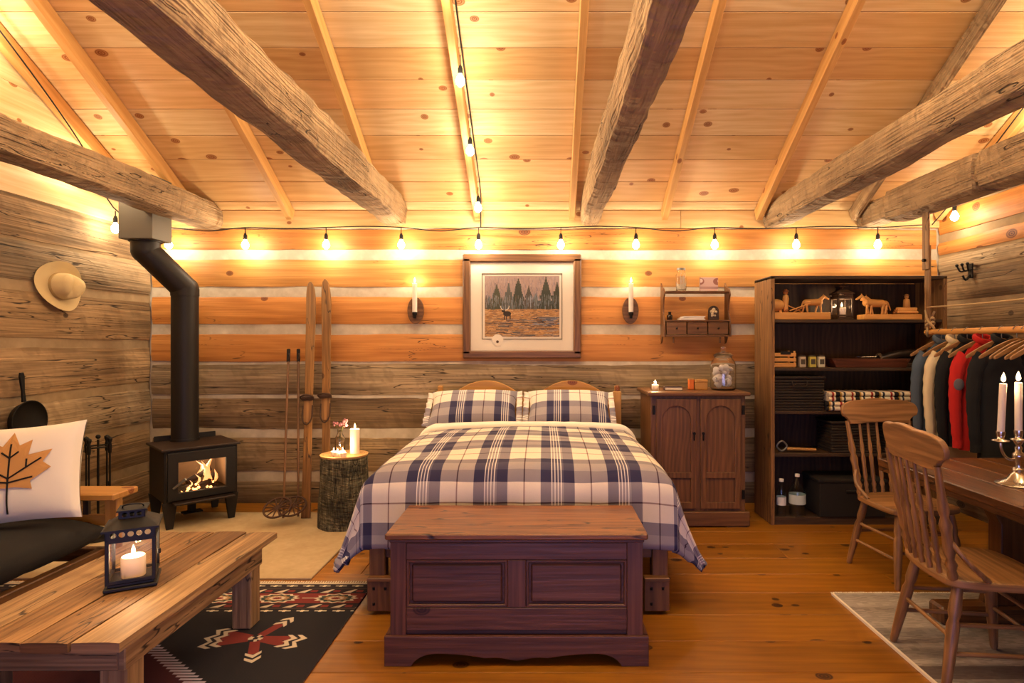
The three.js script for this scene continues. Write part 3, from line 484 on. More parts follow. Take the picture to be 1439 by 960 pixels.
// ---------- wood stove corner ----------
{
  const pad = T('hearth_mat', 'large beige mat on the floor under the wood stove', 'mat', [-2.42, 0, -4.195]);
  const t = dataTex(256, 256, (u, v) => { const q = fbm(u, v, 6, 6, 31, 4), w = fbm(u, v, 40, 40, 35, 2); return mix([168, 144, 104], [206, 184, 142], q * .7 + w * .3); }); M.mat = new THREE.MeshStandardMaterial({ map: t, roughness: .95 });
  P(pad, 'pile', bx(2.06, .012, 1.37, 0, .006, 0, .003), M.mat);
  const W = .55, D = .5, o = T('wood_stove', 'black cast wood stove with glass door and burning fire', 'stove', [-2.82, .012, -4.73], Math.PI / 4);
  const y0 = .2, y1 = .585;
  P(o, 'body', mg([bx(.02, y1 - y0, D - .04, -W / 2 + .03, (y0 + y1) / 2, 0, .003), bx(.02, y1 - y0, D - .04, W / 2 - .03, (y0 + y1) / 2, 0, .003), bx(W - .06, y1 - y0, .02, 0, (y0 + y1) / 2, -D / 2 + .03, .003), bx(W - .06, .03, D - .04, 0, y0 + .015, 0, .003), bx(W - .06, .02, D - .04, 0, y1 - .01, 0)]), M.stove);
  P(o, 'top_plate', bx(W, .018, D, 0, .597, 0, .004), wmat(X.dark, 0xb8a48c, .5));
  P(o, 'back_shield', bx(W - .1, .05, .012, 0, .625, -D / 2 + .02, .003), M.stove);
  const fr = ext([[-.235, .215], [.235, .215], [.235, .575], [-.235, .575]], .03, .004, 0, [[[-.165, .27], [-.165, .5], [.165, .5], [.165, .27]]]); fr.translate(0, 0, D / 2 - .02); const dr = P(o, 'door', fr, M.stove);
  P(dr, 'door_glass', bx(.35, .25, .004, 0, .385, D / 2 - .008), M.glass); P(dr, 'door_handle', bar([-.2, .31, D / 2 + .012], [-.13, .38, D / 2 + .06], .008, .011, 10), M.galv);
  P(o, 'ash_lip', bx(.42, .014, .11, 0, .2, D / 2 + .03, .003), wmat(X.dark, 0xa08c78, .5)); P(o, 'ash_drawer', bx(.3, .03, .2, 0, .18, D / 2 - .12, .003), M.stove);
  for (const [sx, sz] of [[-1, 1], [1, 1], [-1, -1], [1, -1]]) { const g = ext([[-.05, .2], [.05, .2], [.022, 0], [-.022, 0]], .03, .003, 1); g.rotateY(sz > 0 ? 0 : Math.PI); g.translate(sx * (W / 2 - .06), 0, sz * (D / 2 - .05)); P(o, 'leg', g, M.stove); }
  P(o, 'air_intake', mg([bx(.05, .15, .05, 0, .12, -.05), bx(.14, .01, .08, 0, .04, -.05)]), M.stove);
  P(o, 'firebrick', mg([bx(.42, .25, .015, 0, .37, -D / 2 + .055), bx(.015, .25, .36, -.215, .37, 0), bx(.015, .25, .36, .215, .37, 0)]), mat(0x8a6a4c, .95));
  const lg = [[[-.16, .26, .02], [.14, .27, .1]], [[-.1, .27, .12], [.16, .26, -.05]], [[-.06, .3, .05], [.12, .38, .0]], [[.02, .27, .14], [.15, .33, .02]]];
  lg.forEach(([a, b]) => P(o, 'burning_log', bar(a, b, .026, .02, 9), mat(0x2a1a12, .95)));
  P(o, 'embers', mg([...Array(26)].map(() => { const g = new THREE.IcosahedronGeometry(rr(.006, .013), 0); g.translate(rr(-.1, .17), rr(.24, .3), rr(.02, .17)); return uvt(g); })), M.ember);
  for (const [x, y, z, h, l] of [[.05, .3, .1, .17, .03], [.1, .3, .08, .2, -.03], [0, .29, .1, .08, .02], [.02, .37, .06, .1, .03], [.13, .29, .1, .1, .01], [-.05, .28, .12, .05, .01]]) {
    const g = flameG(h), p = g.attributes.position; for (let k = 0; k < p.count; k++) { const q = p.getY(k) / h; p.setXYZ(k, p.getX(k) * .55 + l * Math.sin(q * 4), p.getY(k), p.getZ(k) * .4); } g.translate(x, y, z); P(o, 'flame', g, M.fire ??= glow(new THREE.Color().setRGB(1, .36, .07), 1.25)).castShadow = false;
  }
  lamp(o, .06, .43, .05, .2, FLAME, 3);
  const pp = T('stove_pipe', 'black stovepipe with angled elbow rising from stove', 'stove pipe');
  const A = [-2.95, .618, -4.83], B = [-2.95, 1.86, -4.83], C = [-3.13, 2.14, -4.62];
  P(pp, 'lower_pipe', mg([bar(A, B, .1, .1, 28), bar([A[0], A[1], A[2]], [A[0], A[1] + .02, A[2]], .106, .106, 28)]), M.pipe);
  P(pp, 'elbow', mg([bar([B[0], B[1] - .06, B[2]], [B[0], B[1] + .0, B[2]], .104, .104, 28), uvt(new THREE.SphereGeometry(.102, 24, 16).translate(...B))]), M.pipe);
  P(pp, 'offset_pipe', bar(B, C, .1, .1, 28), M.pipe);
  P(pp, 'collar', mg([uvt(new THREE.SphereGeometry(.102, 24, 16).translate(...C)), bar(C, [C[0], 2.22, C[2]], .102, .102, 28)]), M.pipe);
  const cb = T('chimney_box', 'square grey metal chimney support box under the roof', 'chimney box', [-3.13, 2.215, -4.62]);
  P(cb, 'casing', bx(.26, .49, .24, 0, .245, 0, .004, 1), mat(0x6a655a, .6, .3)); P(cb, 'trim_ring', cy(.115, .115, .01, 0, -.005, 0, 28), M.pipe);
}
{ // fire tools
  const base = [-3.2, .0125, -4.22], st = T('fire_tool_stand', 'black iron fire tool stand by the left log wall', 'stand', base);
  P(st, 'foot', lt([[0, 0], [.11, 0], [.11, .012], [.03, .025], [0, .025]], 20), M.iron); P(st, 'pole', cy(.008, .008, .7, 0, .36, 0, 10), M.iron); P(st, 'hook_ring', tb([[.07, .66, 0], [0, .66, .07], [-.07, .66, 0], [0, .66, -.07]], .006, 32, 6, true), M.iron); P(st, 'finial', uvt(new THREE.SphereGeometry(.016, 10, 8).translate(0, .73, 0)), M.iron);
  [['poker', 0], ['shovel', 1.57], ['brush', 3.14], ['tongs', 4.71]].forEach(([n, a]) => {
    const o = T('fire_' + n, `black iron hearth ${n} hanging on fire tool stand`, n, [base[0] + .085 * Math.cos(a), 0, base[2] + .085 * Math.sin(a)], -a);
    P(o, 'shaft', bar([0, .12, 0], [0, .68, 0], .006, .006, 8), M.iron); P(o, 'grip', lt([[0, .62], [.011, .63], [.013, .68], [.009, .7], [.016, .72], [.016, .735], [0, .745]], 10), M.iron);
    if (n === 'shovel') P(o, 'blade', bx(.012, .12, .085, .005, .1, 0, .003), M.iron); if (n === 'brush') P(o, 'bristles', cy(.03, .02, .12, 0, .1, 0, 12), M.wick); if (n === 'poker') P(o, 'hook', tb([[0, .13, 0], [.02, .09, 0], [.035, .12, 0]], .005, 10, 6), M.iron); if (n === 'tongs') P(o, 'jaw', tb([[.012, .4, 0], [.025, .2, 0], [.008, .06, 0]], .005, 14, 6), M.iron);
  });
}
// ---------- skis, poles, stump ----------
for (const [x0, x1, z0, lab] of [[-1.91, -2.03, -4.72, 'old wooden ski with leather binding, nearer the ski poles'], [-1.8, -1.90, -4.86, 'old wooden ski with leather binding, nearer the log stump']]) {
  const o = T('ski', lab, 'ski', [x0, .012, z0]), L = 1.98;
  const s = new THREE.Shape(); s.moveTo(-.037, 0); s.lineTo(.037, 0); s.lineTo(.032, .9); s.lineTo(.041, 1.7); s.quadraticCurveTo(.044, 1.93, .016, L - .02); s.quadraticCurveTo(0, L + .01, -.016, L - .02); s.quadraticCurveTo(-.044, 1.93, -.041, 1.7); s.lineTo(-.032, .9); s.closePath();
  const g = ext(s, .018, .004, 1); const p = g.attributes.position; for (let k = 0; k < p.count; k++) { const y = p.getY(k); if (y > 1.65) p.setZ(k, p.getZ(k) + (y - 1.65) ** 2 * .3); }
  const tilt = g2 => { g2.rotateX(-Math.asin((z0 + 5.14) / L)); g2.rotateZ(Math.asin((x0 - x1) / L)); return g2; };
  P(o, 'blade', tilt(g), M.ski);
  P(o, 'binding', tilt(mg([bx(.1, .035, .03, 0, .96, .03, .008), tb([[-.045, .95, .02], [-.05, .97, .06], [0, .98, .085], [.05, .97, .06], [.045, .95, .02]], .008, 20, 6), tb([[-.04, .9, .025], [-.035, .78, .04], [0, .74, .045], [.035, .78, .04], [.04, .9, .025]], .006, 20, 6)])), mat(0x3a2416, .8));
  P(o, 'foot_plate', tilt(bx(.07, .2, .008, 0, .86, .022, .002)), M.oak);
}
[[-2.05, -2.225, -4.62, -5.12, 'ski pole nearer the wood stove'], [-1.95, -2.14, -4.66, -5.12, 'ski pole nearer the wooden skis']].forEach(([x0, x1, z0, z1, lab]) => {
  const o = T('ski_pole', 'old dark ' + lab + ', leaning on log wall', 'ski pole', [x0, .04, z0]), e = [x1 - x0, 1.32, z1 - z0], d = V(...e).normalize();
  P(o, 'shaft', bar([0, 0, 0], e, .009, .011, 8), M.brown); P(o, 'grip', bar([e[0] * .92, e[1] * .92, e[2] * .92], e, .014, .015, 10), M.wick); P(o, 'tip', bar([0, 0, 0], [e[0] * .02, e[1] * .02, e[2] * .02], .003, .008, 6), M.iron);
  const b = []; const R = .1; const ring = []; for (let k = 0; k < 14; k++) { const a = k / 14 * 6.283; ring.push([R * Math.cos(a), .1, R * Math.sin(a)]); } b.push(tb(ring, .008, 40, 6, true)); for (let k = 0; k < 6; k++) { const a = k / 6 * 3.1416; b.push(bar([-R * Math.cos(a), .1, -R * Math.sin(a)], [R * Math.cos(a), .1, R * Math.sin(a)], .005, .005, 6)); }
  const g = mg(b); g.rotateX(.55); g.translate(0, .02, 0); g.translate(e[0] * .05, 0, .03); P(o, 'basket', g, mat(0x4a3020, .85)); P(o, 'wrist_strap', tb([[e[0] * .98, e[1] * .98, e[2] * .98], [e[0] + .03, e[1] - .06, e[2] + .05], [e[0] * .95, e[1] - .1, e[2] * .95 + .02]], .005, 14, 6), mat(0x3a2416, .8));
});
{
  const bark = wood({ w: 512, h: 512, mw: .6, mh: .6, lo: [44, 40, 28], hi: [124, 116, 88], seed: 41, grain: 1.2, ra: .1, crack: 1.5, adze: 1.5, blotch: 1 });
  const o = T('log_stump', 'bark-covered log stump used as side table', 'stump', [-1.55, .0125, -4.56]);
  let g = new THREE.CylinderGeometry(.175, .195, .53, 40, 14, true); const p = g.attributes.position; for (let k = 0; k < p.count; k++) { const q = 1 + .05 * n3(p.getX(k) * 14, p.getY(k) * 5, p.getZ(k) * 14, 3) + .02 * n3(p.getX(k) * 50, p.getY(k) * 18, p.getZ(k) * 50, 4); p.setX(k, p.getX(k) * q); p.setZ(k, p.getZ(k) * q); } g.computeVertexNormals(); g = uvt(g, 1); g.translate(0, .265, 0); P(o, 'bark', g, wmat(bark, 0xffffff, .95, .012));
  const rings = canvasTex(256, 256, (c, w) => { c.fillStyle = '#d0a468'; c.fillRect(0, 0, w, w); for (let r = 118; r > 4; r -= 7) { c.strokeStyle = r % 2 ? '#a87a42' : '#b98c54'; c.lineWidth = 2; c.beginPath(); c.ellipse(128 + rr(-2, 2), 128 + rr(-2, 2), r, r * rr(.96, 1.02), 0, 0, 7); c.stroke(); } });
  const tp = new THREE.CylinderGeometry(.18, .172, .018, 36); P(o, 'cut_top', tp.translate(0, .535, 0), new THREE.MeshStandardMaterial({ map: rings, roughness: .7 }));
  candle('pillar_candle', 'lit white pillar candle on the log stump', [-1.475, .5575, -4.58], .036, .19, undefined, true, .035, .3);
  [[-1.56, -4.44], [-1.51, -4.42], [-1.6, -4.47], [-1.54, -4.49]].forEach(([x, z], i) => candle('tealight', 'small lit tealight in cluster on log stump', [x, .5575, z], .022, .035, 'tealights on the log stump', true, .018, .06));
  const v = T('bud_vase', 'glass bottle vase of dried pink flowers on stump', 'vase', [-1.605, .5575, -4.62]); P(v, 'bottle', lt([[0, 0], [.036, 0], [.038, .01], [.038, .11], [.018, .15], [.018, .18], [.015, .18], [.015, .15], [.033, .11], [.033, .012], [0, .01]], 20), M.jar);
  for (let k = 0; k < 5; k++) { const x = rr(-.05, .05), z = rr(-.03, .03), y = rr(.21, .25); const s = P(v, 'stem', tb([[0, .02, 0], [x * .2, .15, z * .2], [x, y, z]], .0018, 12, 5), mat(0x5a5a30, .9)); P(s, 'blossom', mg([...Array(7)].map(() => uvt(new THREE.IcosahedronGeometry(rr(.007, .012), 0).translate(x + rr(-.014, .014), y + rr(-.008, .014), z + rr(-.014, .014))))), mat(0xa06a6e, .9)); }
}
// ---------- hat and skillet on the left wall ----------
{
  const h = T('felt_hat', 'tan wide-brimmed felt hat hung on the left log wall', 'hat', [-3.47, 1.82, -4.21]), fm = cloth(0xcdb684);
  const mk = (pts) => { const g = uvt(new THREE.LatheGeometry(pts.map(q => new THREE.Vector2(q[0], q[1])), 48), 1); const p = g.attributes.position; for (let k = 0; k < p.count; k++) { let x = p.getX(k), y = p.getY(k), z = p.getZ(k); const r = Math.hypot(x, z); if (r > .1) y += .05 * ((x / r) ** 2) * smooth(.1, .19, r) - .012 * smooth(.12, .19, r); if (y > .085 && r < .1) { y -= .045 * Math.exp(-(z * z) / .0012) * smooth(.08, .12, y); z *= 1 - .25 * smooth(.06, .13, y) * smooth(-.1, .1, x); } p.setXYZ(k, x * .9, y, z * 1.08); } g.deleteAttribute('normal'); const u = g.attributes.uv; const q = toCreasedNormals(mergeVertices(g, 1e-4), 1.2); return uvt(q, 1); };
  const place = g => { g.rotateZ(-Math.PI / 2); g.rotateX(-.25); return g; };
  P(h, 'brim', place(mk([[.095, .008], [.11, .004], [.15, 0], [.19, .004], [.192, .008], [.15, .006], [.11, .01], [.097, .014]])), fm); P(h, 'crown', place(mk([[.104, .004], [.102, .05], [.096, .1], [.084, .125], [.05, .138], [.0, .14]])), fm);
  P(h, 'hat_band', place(mk([[.1045, .012], [.1055, .03], [.103, .032]])), cloth(0xa88c58));
  const s = T('cast_iron_skillet', 'black cast iron skillet hung by handle on left wall', 'skillet', [-3.455, .896, -3.9]);
  const pg = lt([[0, 0], [.115, 0], [.135, .045], [.138, .045], [.138, .05], [.13, .05], [.112, .008], [0, .008]], 36); pg.rotateZ(-Math.PI / 2).rotateX(.1); P(s, 'pan', pg, mat(0x141210, .6, .4));
  const hd = ext([[-.014, .13], [.014, .13], [.01, .2], [.018, .3], [.012, .325], [-.012, .325], [-.018, .3], [-.01, .2]], .014, .003, 1); hd.rotateY(Math.PI / 2).rotateX(.1).translate(.01, 0, 0); P(s, 'handle', hd, mat(0x141210, .6, .4));
}
// ---------- sofa ----------
{
  const o = T('futon_sofa', 'low futon sofa with black mattress and wooden arm', 'sofa', [-2.9, .009, -2.3]);
  P(o, 'frame', mg([bx(.95, .07, .05, 0, .24, -.95, .005), bx(.05, .07, 1.9, .46, .24, 0, .005), bx(.05, .07, 1.9, -.46, .24, 0, .005), bx(.95, .07, .05, 0, .24, .95, .005)]), M.brown);
  const cu = (w, h, d, x, y, z, s, rz = 0) => { let g = new THREE.BoxGeometry(w, h, d, 14, 6, 26); g.deleteAttribute('uv'); g.deleteAttribute('normal'); g = mergeVertices(g, 1e-4); const p = g.attributes.position; for (let k = 0; k < p.count; k++) { let a = p.getX(k) / (w / 2), b = p.getY(k) / (h / 2), c = p.getZ(k) / (d / 2); const e = m => 1 - .5 * Math.max(0, m - .55) ** 2; const ty = (1 - .45 * Math.abs(a) ** 8) * (1 - .45 * Math.abs(c) ** 14); p.setXYZ(k, a * w / 2 * (1 - .06 * b * b), b * h / 2 * ty + .012 * n3(a * 4 + s, c * 9, b * 2, s) + (b > 0 ? -.012 * Math.exp(-((mod(c * d + 5, .3) - .15) ** 2) / .0004) : 0), c * d / 2 * (1 - .02 * b * b)); } g.computeVertexNormals(); g = uvt(g, 2); g.rotateZ(rz); g.translate(x, y, z); return g; };
  P(o, 'seat_mattress', cu(.98, .2, 1.84, .02, .385, 0, 3), M.blackCloth); P(o, 'back_mattress', cu(.8, .18, 1.84, -.42, .7, 0, 6, 1.9), M.blackCloth);
  for (const z of [-.98, .98]) { P(o, 'arm', bx(1.02, .035, .2, .06, .567, z - Math.sign(z) * .0, .006), M.honey); P(o, 'arm_post', bx(.07, .55, .05, .5, .275, z, .005), M.honey); P(o, 'arm_post', bx(.07, .55, .05, -.4, .275, z, .005), M.honey); P(o, 'arm_rail', bx(.84, .06, .03, .05, .42, z, .004), M.honey); for (const k of [-.25, -.05, .15, .35]) P(o, 'arm_slat', bx(.03, .14, .02, k, .48, z), M.dark); }
  P(o, 'back_frame', mg([bx(.04, .75, .05, -.5, .55, -.9, .004), bx(.04, .75, .05, -.5, .55, .9, .004), bx(.04, .06, 1.8, -.5, .9, 0, .004)]), M.honey);
  const p = T('cushion', 'white cushion with appliqued maple leaf on black sofa', 'cushion', [-2.66, .5, -2.98], .3);
  const g = pillowGeo(.56, .5, .17); g.rotateX(-.28).rotateZ(.06); g.translate(0, .25, 0); P(p, 'cushion_cover', g, M.linen); 
  const half = [[0, .2], [.035, .13], [.085, .155], [.075, .08], [.17, .1], [.135, .04], [.17, .01], [.09, -.05], [.1, -.09], [.03, -.075]]; const leaf = [...half, ...half.slice(1).reverse().map(([x, y]) => [-x, y])];
  const lf = t => (x, y) => { const a = x / .28, b = y / .25, e = (1 - Math.abs(a) ** 3.2) * (1 - Math.abs(b) ** 3.2); return .085 * Math.pow(Math.max(0, e), .55) + .007 + t; };
  const bend = (q, f) => { const pp = q.attributes.position; for (let k = 0; k < pp.count; k++) pp.setZ(k, pp.getZ(k) + f(pp.getX(k), pp.getY(k))); q.computeVertexNormals(); q.rotateX(-.28).rotateZ(.06); q.translate(0, .25, 0); return q; };
  const tess = (pts, n) => { const out = [], uvs = []; for (let i = 0; i < pts.length; i++) { const a = pts[i], b = pts[(i + 1) % pts.length]; for (let k = 0; k < n; k++) for (let m = 0; m < 2; m++) { const r0 = k / n, r1 = (k + 1) / n; const A0 = [a[0] * r0, a[1] * r0], A1 = [a[0] * r1, a[1] * r1], B0 = [b[0] * r0, b[1] * r0], B1 = [b[0] * r1, b[1] * r1]; if (m) out.push(...A0, 0, ...B1, 0, ...A1, 0); else out.push(...A0, 0, ...B0, 0, ...B1, 0); } } const q = new THREE.BufferGeometry(); const fl = []; for (let i = 0; i < out.length; i += 9) fl.push(...out.slice(i, i + 3), ...out.slice(i + 6, i + 9), ...out.slice(i + 3, i + 6)); q.setAttribute('position', new THREE.Float32BufferAttribute(fl, 3)); return uvt(q); };
  const lp = P(p, 'leaf_applique', bend(tess(leaf, 6), lf(.003)), cloth(0xd09a58), 'orange-tan maple leaf patch');
  const vein = (a, b) => { const pts = []; for (let k = 0; k <= 6; k++) { const x = a[0] + (b[0] - a[0]) * k / 6, y = a[1] + (b[1] - a[1]) * k / 6; pts.push([x, y, 0]); } return tb(pts, .004, 16, 5); };
  P(lp, 'stitched_vein', bend(mg([[[0, -.2], [0, .14]], [[0, -.03], [.13, .06]], [[0, -.03], [-.13, .06]], [[0, -.05], [.1, -.03]], [[0, -.05], [-.1, -.03]], [[.07, .015], [.07, .06]], [[-.07, .015], [-.07, .06]], [[0, .07], [.035, .1]], [[0, .07], [-.035, .1]]].map(q => vein(...q))), lf(.004)), M.wick);
}
// ---------- coffee table, lanterns, rug ----------
{
  const o = T('coffee_table', 'weathered barn board coffee table with thick dark legs', 'table', [-1.72, .009, -2.5]), L = 1.14, H = .42;
  [-.249, -.083, .083, .249].forEach((x, i) => { const g = hewn(.163, .035, L + rr(-.012, .012), 4, 1, 30, .003, 60 + i, 2); g.translate(x, H - .0175, 0); P(o, 'top_board', g, M.barn[i % 3]); });
  for (const s of [-1, 1]) { P(o, 'apron', bx(.025, .1, L - .16, s * .275, H - .088, 0, .004), M.barn[0]); P(o, 'apron', bx(.53, .1, .025, 0, H - .088, s * (L / 2 - .09), .004), M.barn[0]); for (const q of [-1, 1]) P(o, 'leg', bx(.095, H - .04, .095, s * .235, (H - .04) / 2, q * (L / 2 - .14), .006), M.barn[0]); }
}
function lantern(label, pos, turn, w, h, m, fl = .35) {
  const o = T('lantern', label, 'lantern', pos, turn), b = w / 2, gh = h * .56;
  P(o, 'base', mg([bx(w, .014, w, 0, .007, 0, .003), bx(w * .86, .012, w * .86, 0, .02, 0, .002)]), m);
  const q = b * .86; for (const [x, z] of [[-q, -q], [q, -q], [-q, q], [q, q]]) P(o, 'post', bx(.014, gh, .014, x, .026 + gh / 2, z, .002), m);
  for (let k = 0; k < 4; k++) { const g = bx(2 * q - .012, gh - .02, .003, 0, .03 + gh / 2, q); g.rotateY(k * Math.PI / 2); P(o, 'pane', g, M.glass); for (const ry of [.035, .02 + gh]) { const r = bx(2 * q, .012, .012, 0, ry, q); r.rotateY(k * Math.PI / 2); P(o, 'rail', r, m); } }
  const y = .026 + gh; for (let k = 0; k < 4; k++) { const hs = []; for (let i = 0; i < 5; i++) { const cx = (-.4 + .2 * i) * 2 * q * .92, hh = []; for (let a = 0; a < 10; a++) hh.push([cx + .011 * Math.cos(a * .628), h * .06 + h * .036 * Math.sin(a * .628)]); hs.push(hh); } const g = ext([[-q - .007, 0], [q + .007, 0], [q + .007, h * .12], [-q - .007, h * .12]], .004, 0, 0, hs); g.translate(0, y, q + .003); g.rotateY(k * Math.PI / 2); P(o, 'vent_band', g, m); }
  const r0 = b * 1.06, r1 = b * .5, y1 = y + h * .12, y2 = y1 + h * .11; const rf = new THREE.CylinderGeometry(r1 * 1.414, r0 * 1.414, y2 - y1, 4, 1); rf.rotateY(Math.PI / 4); P(o, 'roof', mg([uvt(rf.toNonIndexed()).translate(0, (y1 + y2) / 2, 0), bx(r0 * 2, .008, r0 * 2, 0, y1, 0)]), m);
  P(o, 'chimney', mg([...[0, 1, 2, 3].map(k => { const hs = []; for (let i = 0; i < 3; i++) { const cx = (-.6 + .6 * i) * r1 * .9, hh = []; for (let a = 0; a < 8; a++) hh.push([cx + .009 * Math.cos(a * .785), h * .05 + h * .03 * Math.sin(a * .785)]); hs.push(hh); } const g = ext([[-r1, 0], [r1, 0], [r1, h * .1], [-r1, h * .1]], .004, 0, 0, hs); g.translate(0, y2, r1 - .004); g.rotateY(k * Math.PI / 2); return g; }), bx(r1 * 2.3, .008, r1 * 2.3, 0, y2 + h * .1, 0, .002)]), m);
  P(o, 'handle', tb([[-r1 * .8, y2 + h * .1, 0], [-r1 * .7, y2 + h * .15, .02], [0, y2 + h * .17, .03], [r1 * .7, y2 + h * .15, .02], [r1 * .8, y2 + h * .1, 0]], .003, 24, 6), m);
  P(o, 'latch', bx(.012, .02, .012, q + .012, .026 + gh * .5, 0, .002), m);
  candle('lantern_candle', 'lit white candle inside ' + label.replace(/^\S+ /, 'the '), [pos[0], pos[1] + .028, pos[2]], w * .24, h * .26, undefined, true, .035, fl);
  return o;
}
lantern('black metal lantern with glass sides on coffee table', [-1.69, .43, -2.42], .5, .18, .315, M.black, .3);
{
  const draw = (g, w, h) => {            // 2.2 m wide, 2.1 m long; v up = away
    g.fillStyle = '#17141a'; g.fillRect(0, 0, w, h);
    const R = '#7a2a22', Wt = '#cfc0a4', Tn = '#a07a52', Gn = '#2e3a36';
    const band = (y, k) => { g.fillStyle = '#4a3830'; g.fillRect(0, y, w, k); };
    const fringe = y => { for (let x = 0; x < w; x += 44) { g.fillStyle = '#e0d2b0'; g.fillRect(x + 4, y, 12, 5); g.fillRect(x + 14, y - 3, 8, 11); g.fillRect(x + 20, y, 14, 5); } };
    g.fillStyle = Wt; g.fillRect(0, 0, w, 10); g.fillStyle = '#2a2026'; g.fillRect(0, 10, w, 26); fringe(20);
    band(38, 5); g.fillStyle = '#241c20'; g.fillRect(0, 43, w, 26); for (let x = 0; x < w; x += 60) { g.fillStyle = Wt; g.beginPath(); g.moveTo(x, 68); g.lineTo(x + 26, 46); g.lineTo(x + 34, 46); g.lineTo(x + 22, 68); g.fill(); g.fillStyle = R; g.fillRect(x + 34, 50, 18, 14); }
    g.fillStyle = R; g.fillRect(0, 72, w, 62); for (let x = -20; x < w; x += 150) { const D = (s, c) => { g.fillStyle = c; g.beginPath(); for (let k = 0; k < 24; k++) { const a = k / 24 * 6.283, st = k % 2 ? .8 : 1; g.lineTo(x + 75 + s * 1.9 * Math.cos(a) * st, 103 + s * Math.sin(a) * st); } g.fill(); }; D(31, Wt); D(25, Gn); D(18, Tn); D(12, Wt); D(7, R); g.fillStyle = Wt; g.fillRect(x + 138, 100, 40, 4); }
    g.fillStyle = '#241c20'; g.fillRect(0, 136, w, 26); for (let x = 0; x < w; x += 60) { g.fillStyle = Wt; g.beginPath(); g.moveTo(x, 160); g.lineTo(x + 26, 140); g.lineTo(x + 34, 140); g.lineTo(x + 22, 160); g.fill(); g.fillStyle = R; g.fillRect(x + 34, 143, 18, 14); } band(163, 4); fringe(176);
    const feather = (cx, cyy, s) => { for (const a of [.35, 1.2, -.35 + Math.PI, Math.PI + .35, -1.2, .0, Math.PI]) { g.save(); g.translate(cx, cyy); g.rotate(a); g.fillStyle = R; g.fillRect(8 * s, -6 * s, 34 * s, 12 * s); g.fillStyle = Wt; for (let k = 0; k < 2; k++) { g.beginPath(); g.moveTo((44 + k * 12) * s, 0); g.lineTo((36 + k * 12) * s, -9 * s); g.lineTo((42 + k * 12) * s, -9 * s); g.lineTo((52 + k * 12) * s, 0); g.lineTo((42 + k * 12) * s, 9 * s); g.lineTo((36 + k * 12) * s, 9 * s); g.fill(); } g.fillRect(3 * s, -2 * s, 6 * s, 4 * s); g.restore(); } };
    feather(w * .83, 320, 1.8); feather(w * .17, 320, 1.8);
    g.fillStyle = '#4a1a24'; g.beginPath(); g.moveTo(w * .5, 250); g.lineTo(w * .82, 520); g.lineTo(w * .5, 790); g.lineTo(w * .18, 520); g.fill();
    g.fillStyle = '#b8aebc'; for (let k = 0; k < 26; k++) for (const s of [-1, 1]) for (const u of [-1, 1]) { const x = w / 2 + s * (w * .32 * k / 26), y = 520 + u * (270 - 270 * k / 26); g.fillRect(x - 22, y - 4, 44, 7); }
    feather(w * .83, 720, 1.8); feather(w * .17, 720, 1.8); g.fillStyle = R; g.fillRect(0, h - 134, w, 62); g.fillStyle = Wt; g.fillRect(0, h - 10, w, 10);
  };
  const o = T('kilim_rug', 'black, red and cream patterned wool rug under coffee table', 'rug', [-2.1, 0, -2.41]);
  const t = canvasTex(1024, 1024, draw); const g = new THREE.BoxGeometry(2.2, .008, 2.08); g.translate(0, .004, 0); P(o, 'weave', g, new THREE.MeshStandardMaterial({ map: t, roughness: .95, bumpMap: clothBump, bumpScale: .001 }));
  const fr = []; for (let k = 0; k < 150; k++) fr.push(bx(.006, .004, .035, -1.09 + k * .01463, .003, -1.055 + rr(-.004, .004))); const f = P(o, 'fringe', mg(fr), M.cream); f.userData.kind = 'stuff';
}

// ---------- bookcase ----------
const BC = { x0: 1.76, x1: 3.13, z: -4.57, d: .36 };
{
  const { x0, x1, z, d } = BC, W = x1 - x0, cx = (x0 + x1) / 2;
  const o = T('bookcase', 'tall dark wooden bookcase with five open shelves', 'bookcase', [cx, 0, z - d / 2]);
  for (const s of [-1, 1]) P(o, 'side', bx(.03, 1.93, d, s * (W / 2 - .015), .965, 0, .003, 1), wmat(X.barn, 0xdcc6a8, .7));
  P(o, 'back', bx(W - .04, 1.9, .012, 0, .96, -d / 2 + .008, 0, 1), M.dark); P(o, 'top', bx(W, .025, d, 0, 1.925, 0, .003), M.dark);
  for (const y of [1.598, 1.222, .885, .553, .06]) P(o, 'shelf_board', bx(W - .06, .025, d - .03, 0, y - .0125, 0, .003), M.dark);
  P(o, 'kick_board', bx(W - .06, .045, .015, 0, .022, d / 2 - .02), M.dark);
}
const ZS = -4.72;                                   // middle of the shelves
// carved animals: joints with radii, smooth-joined
function blob(parts, cell, seed) {                    // parts: [a, b, ra, rb] tapered capsules -> marching-cubes-free lathe chain, merged
  const out = []; for (const [a, b, ra, rb] of parts) { out.push(bar(a, b, ra, rb, 12)); out.push(uvt(new THREE.SphereGeometry(ra, 12, 8).translate(...a))); out.push(uvt(new THREE.SphereGeometry(rb, 12, 8).translate(...b))); } return mg(out);
}
function horse(o, x, y, dir, s) {
  const q = (a, b) => [x + dir * a * s, y + b * s, 0], z = (p, k) => [p[0], p[1], k * s];
  P(o, 'carved_horse', blob([[q(-.07, .1), q(.07, .105), .034 * s, .038 * s], [q(.075, .12), q(.12, .165), .026 * s, .017 * s], [q(.12, .165), q(.165, .14), .016 * s, .01 * s], [z(q(.075, .08), .018), z(q(.085, .0), .018), .012 * s, .008 * s], [z(q(.06, .08), -.018), z(q(.04, .0), -.018), .012 * s, .008 * s], [z(q(-.075, .08), .018), z(q(-.06, .0), .018), .014 * s, .008 * s], [z(q(-.08, .08), -.018), z(q(-.1, .0), -.018), .014 * s, .008 * s], [q(-.1, .11), q(-.125, .04), .008 * s, .006 * s], [q(.115, .17), q(.118, .19), .005 * s, .003 * s]]), M.carve);
}
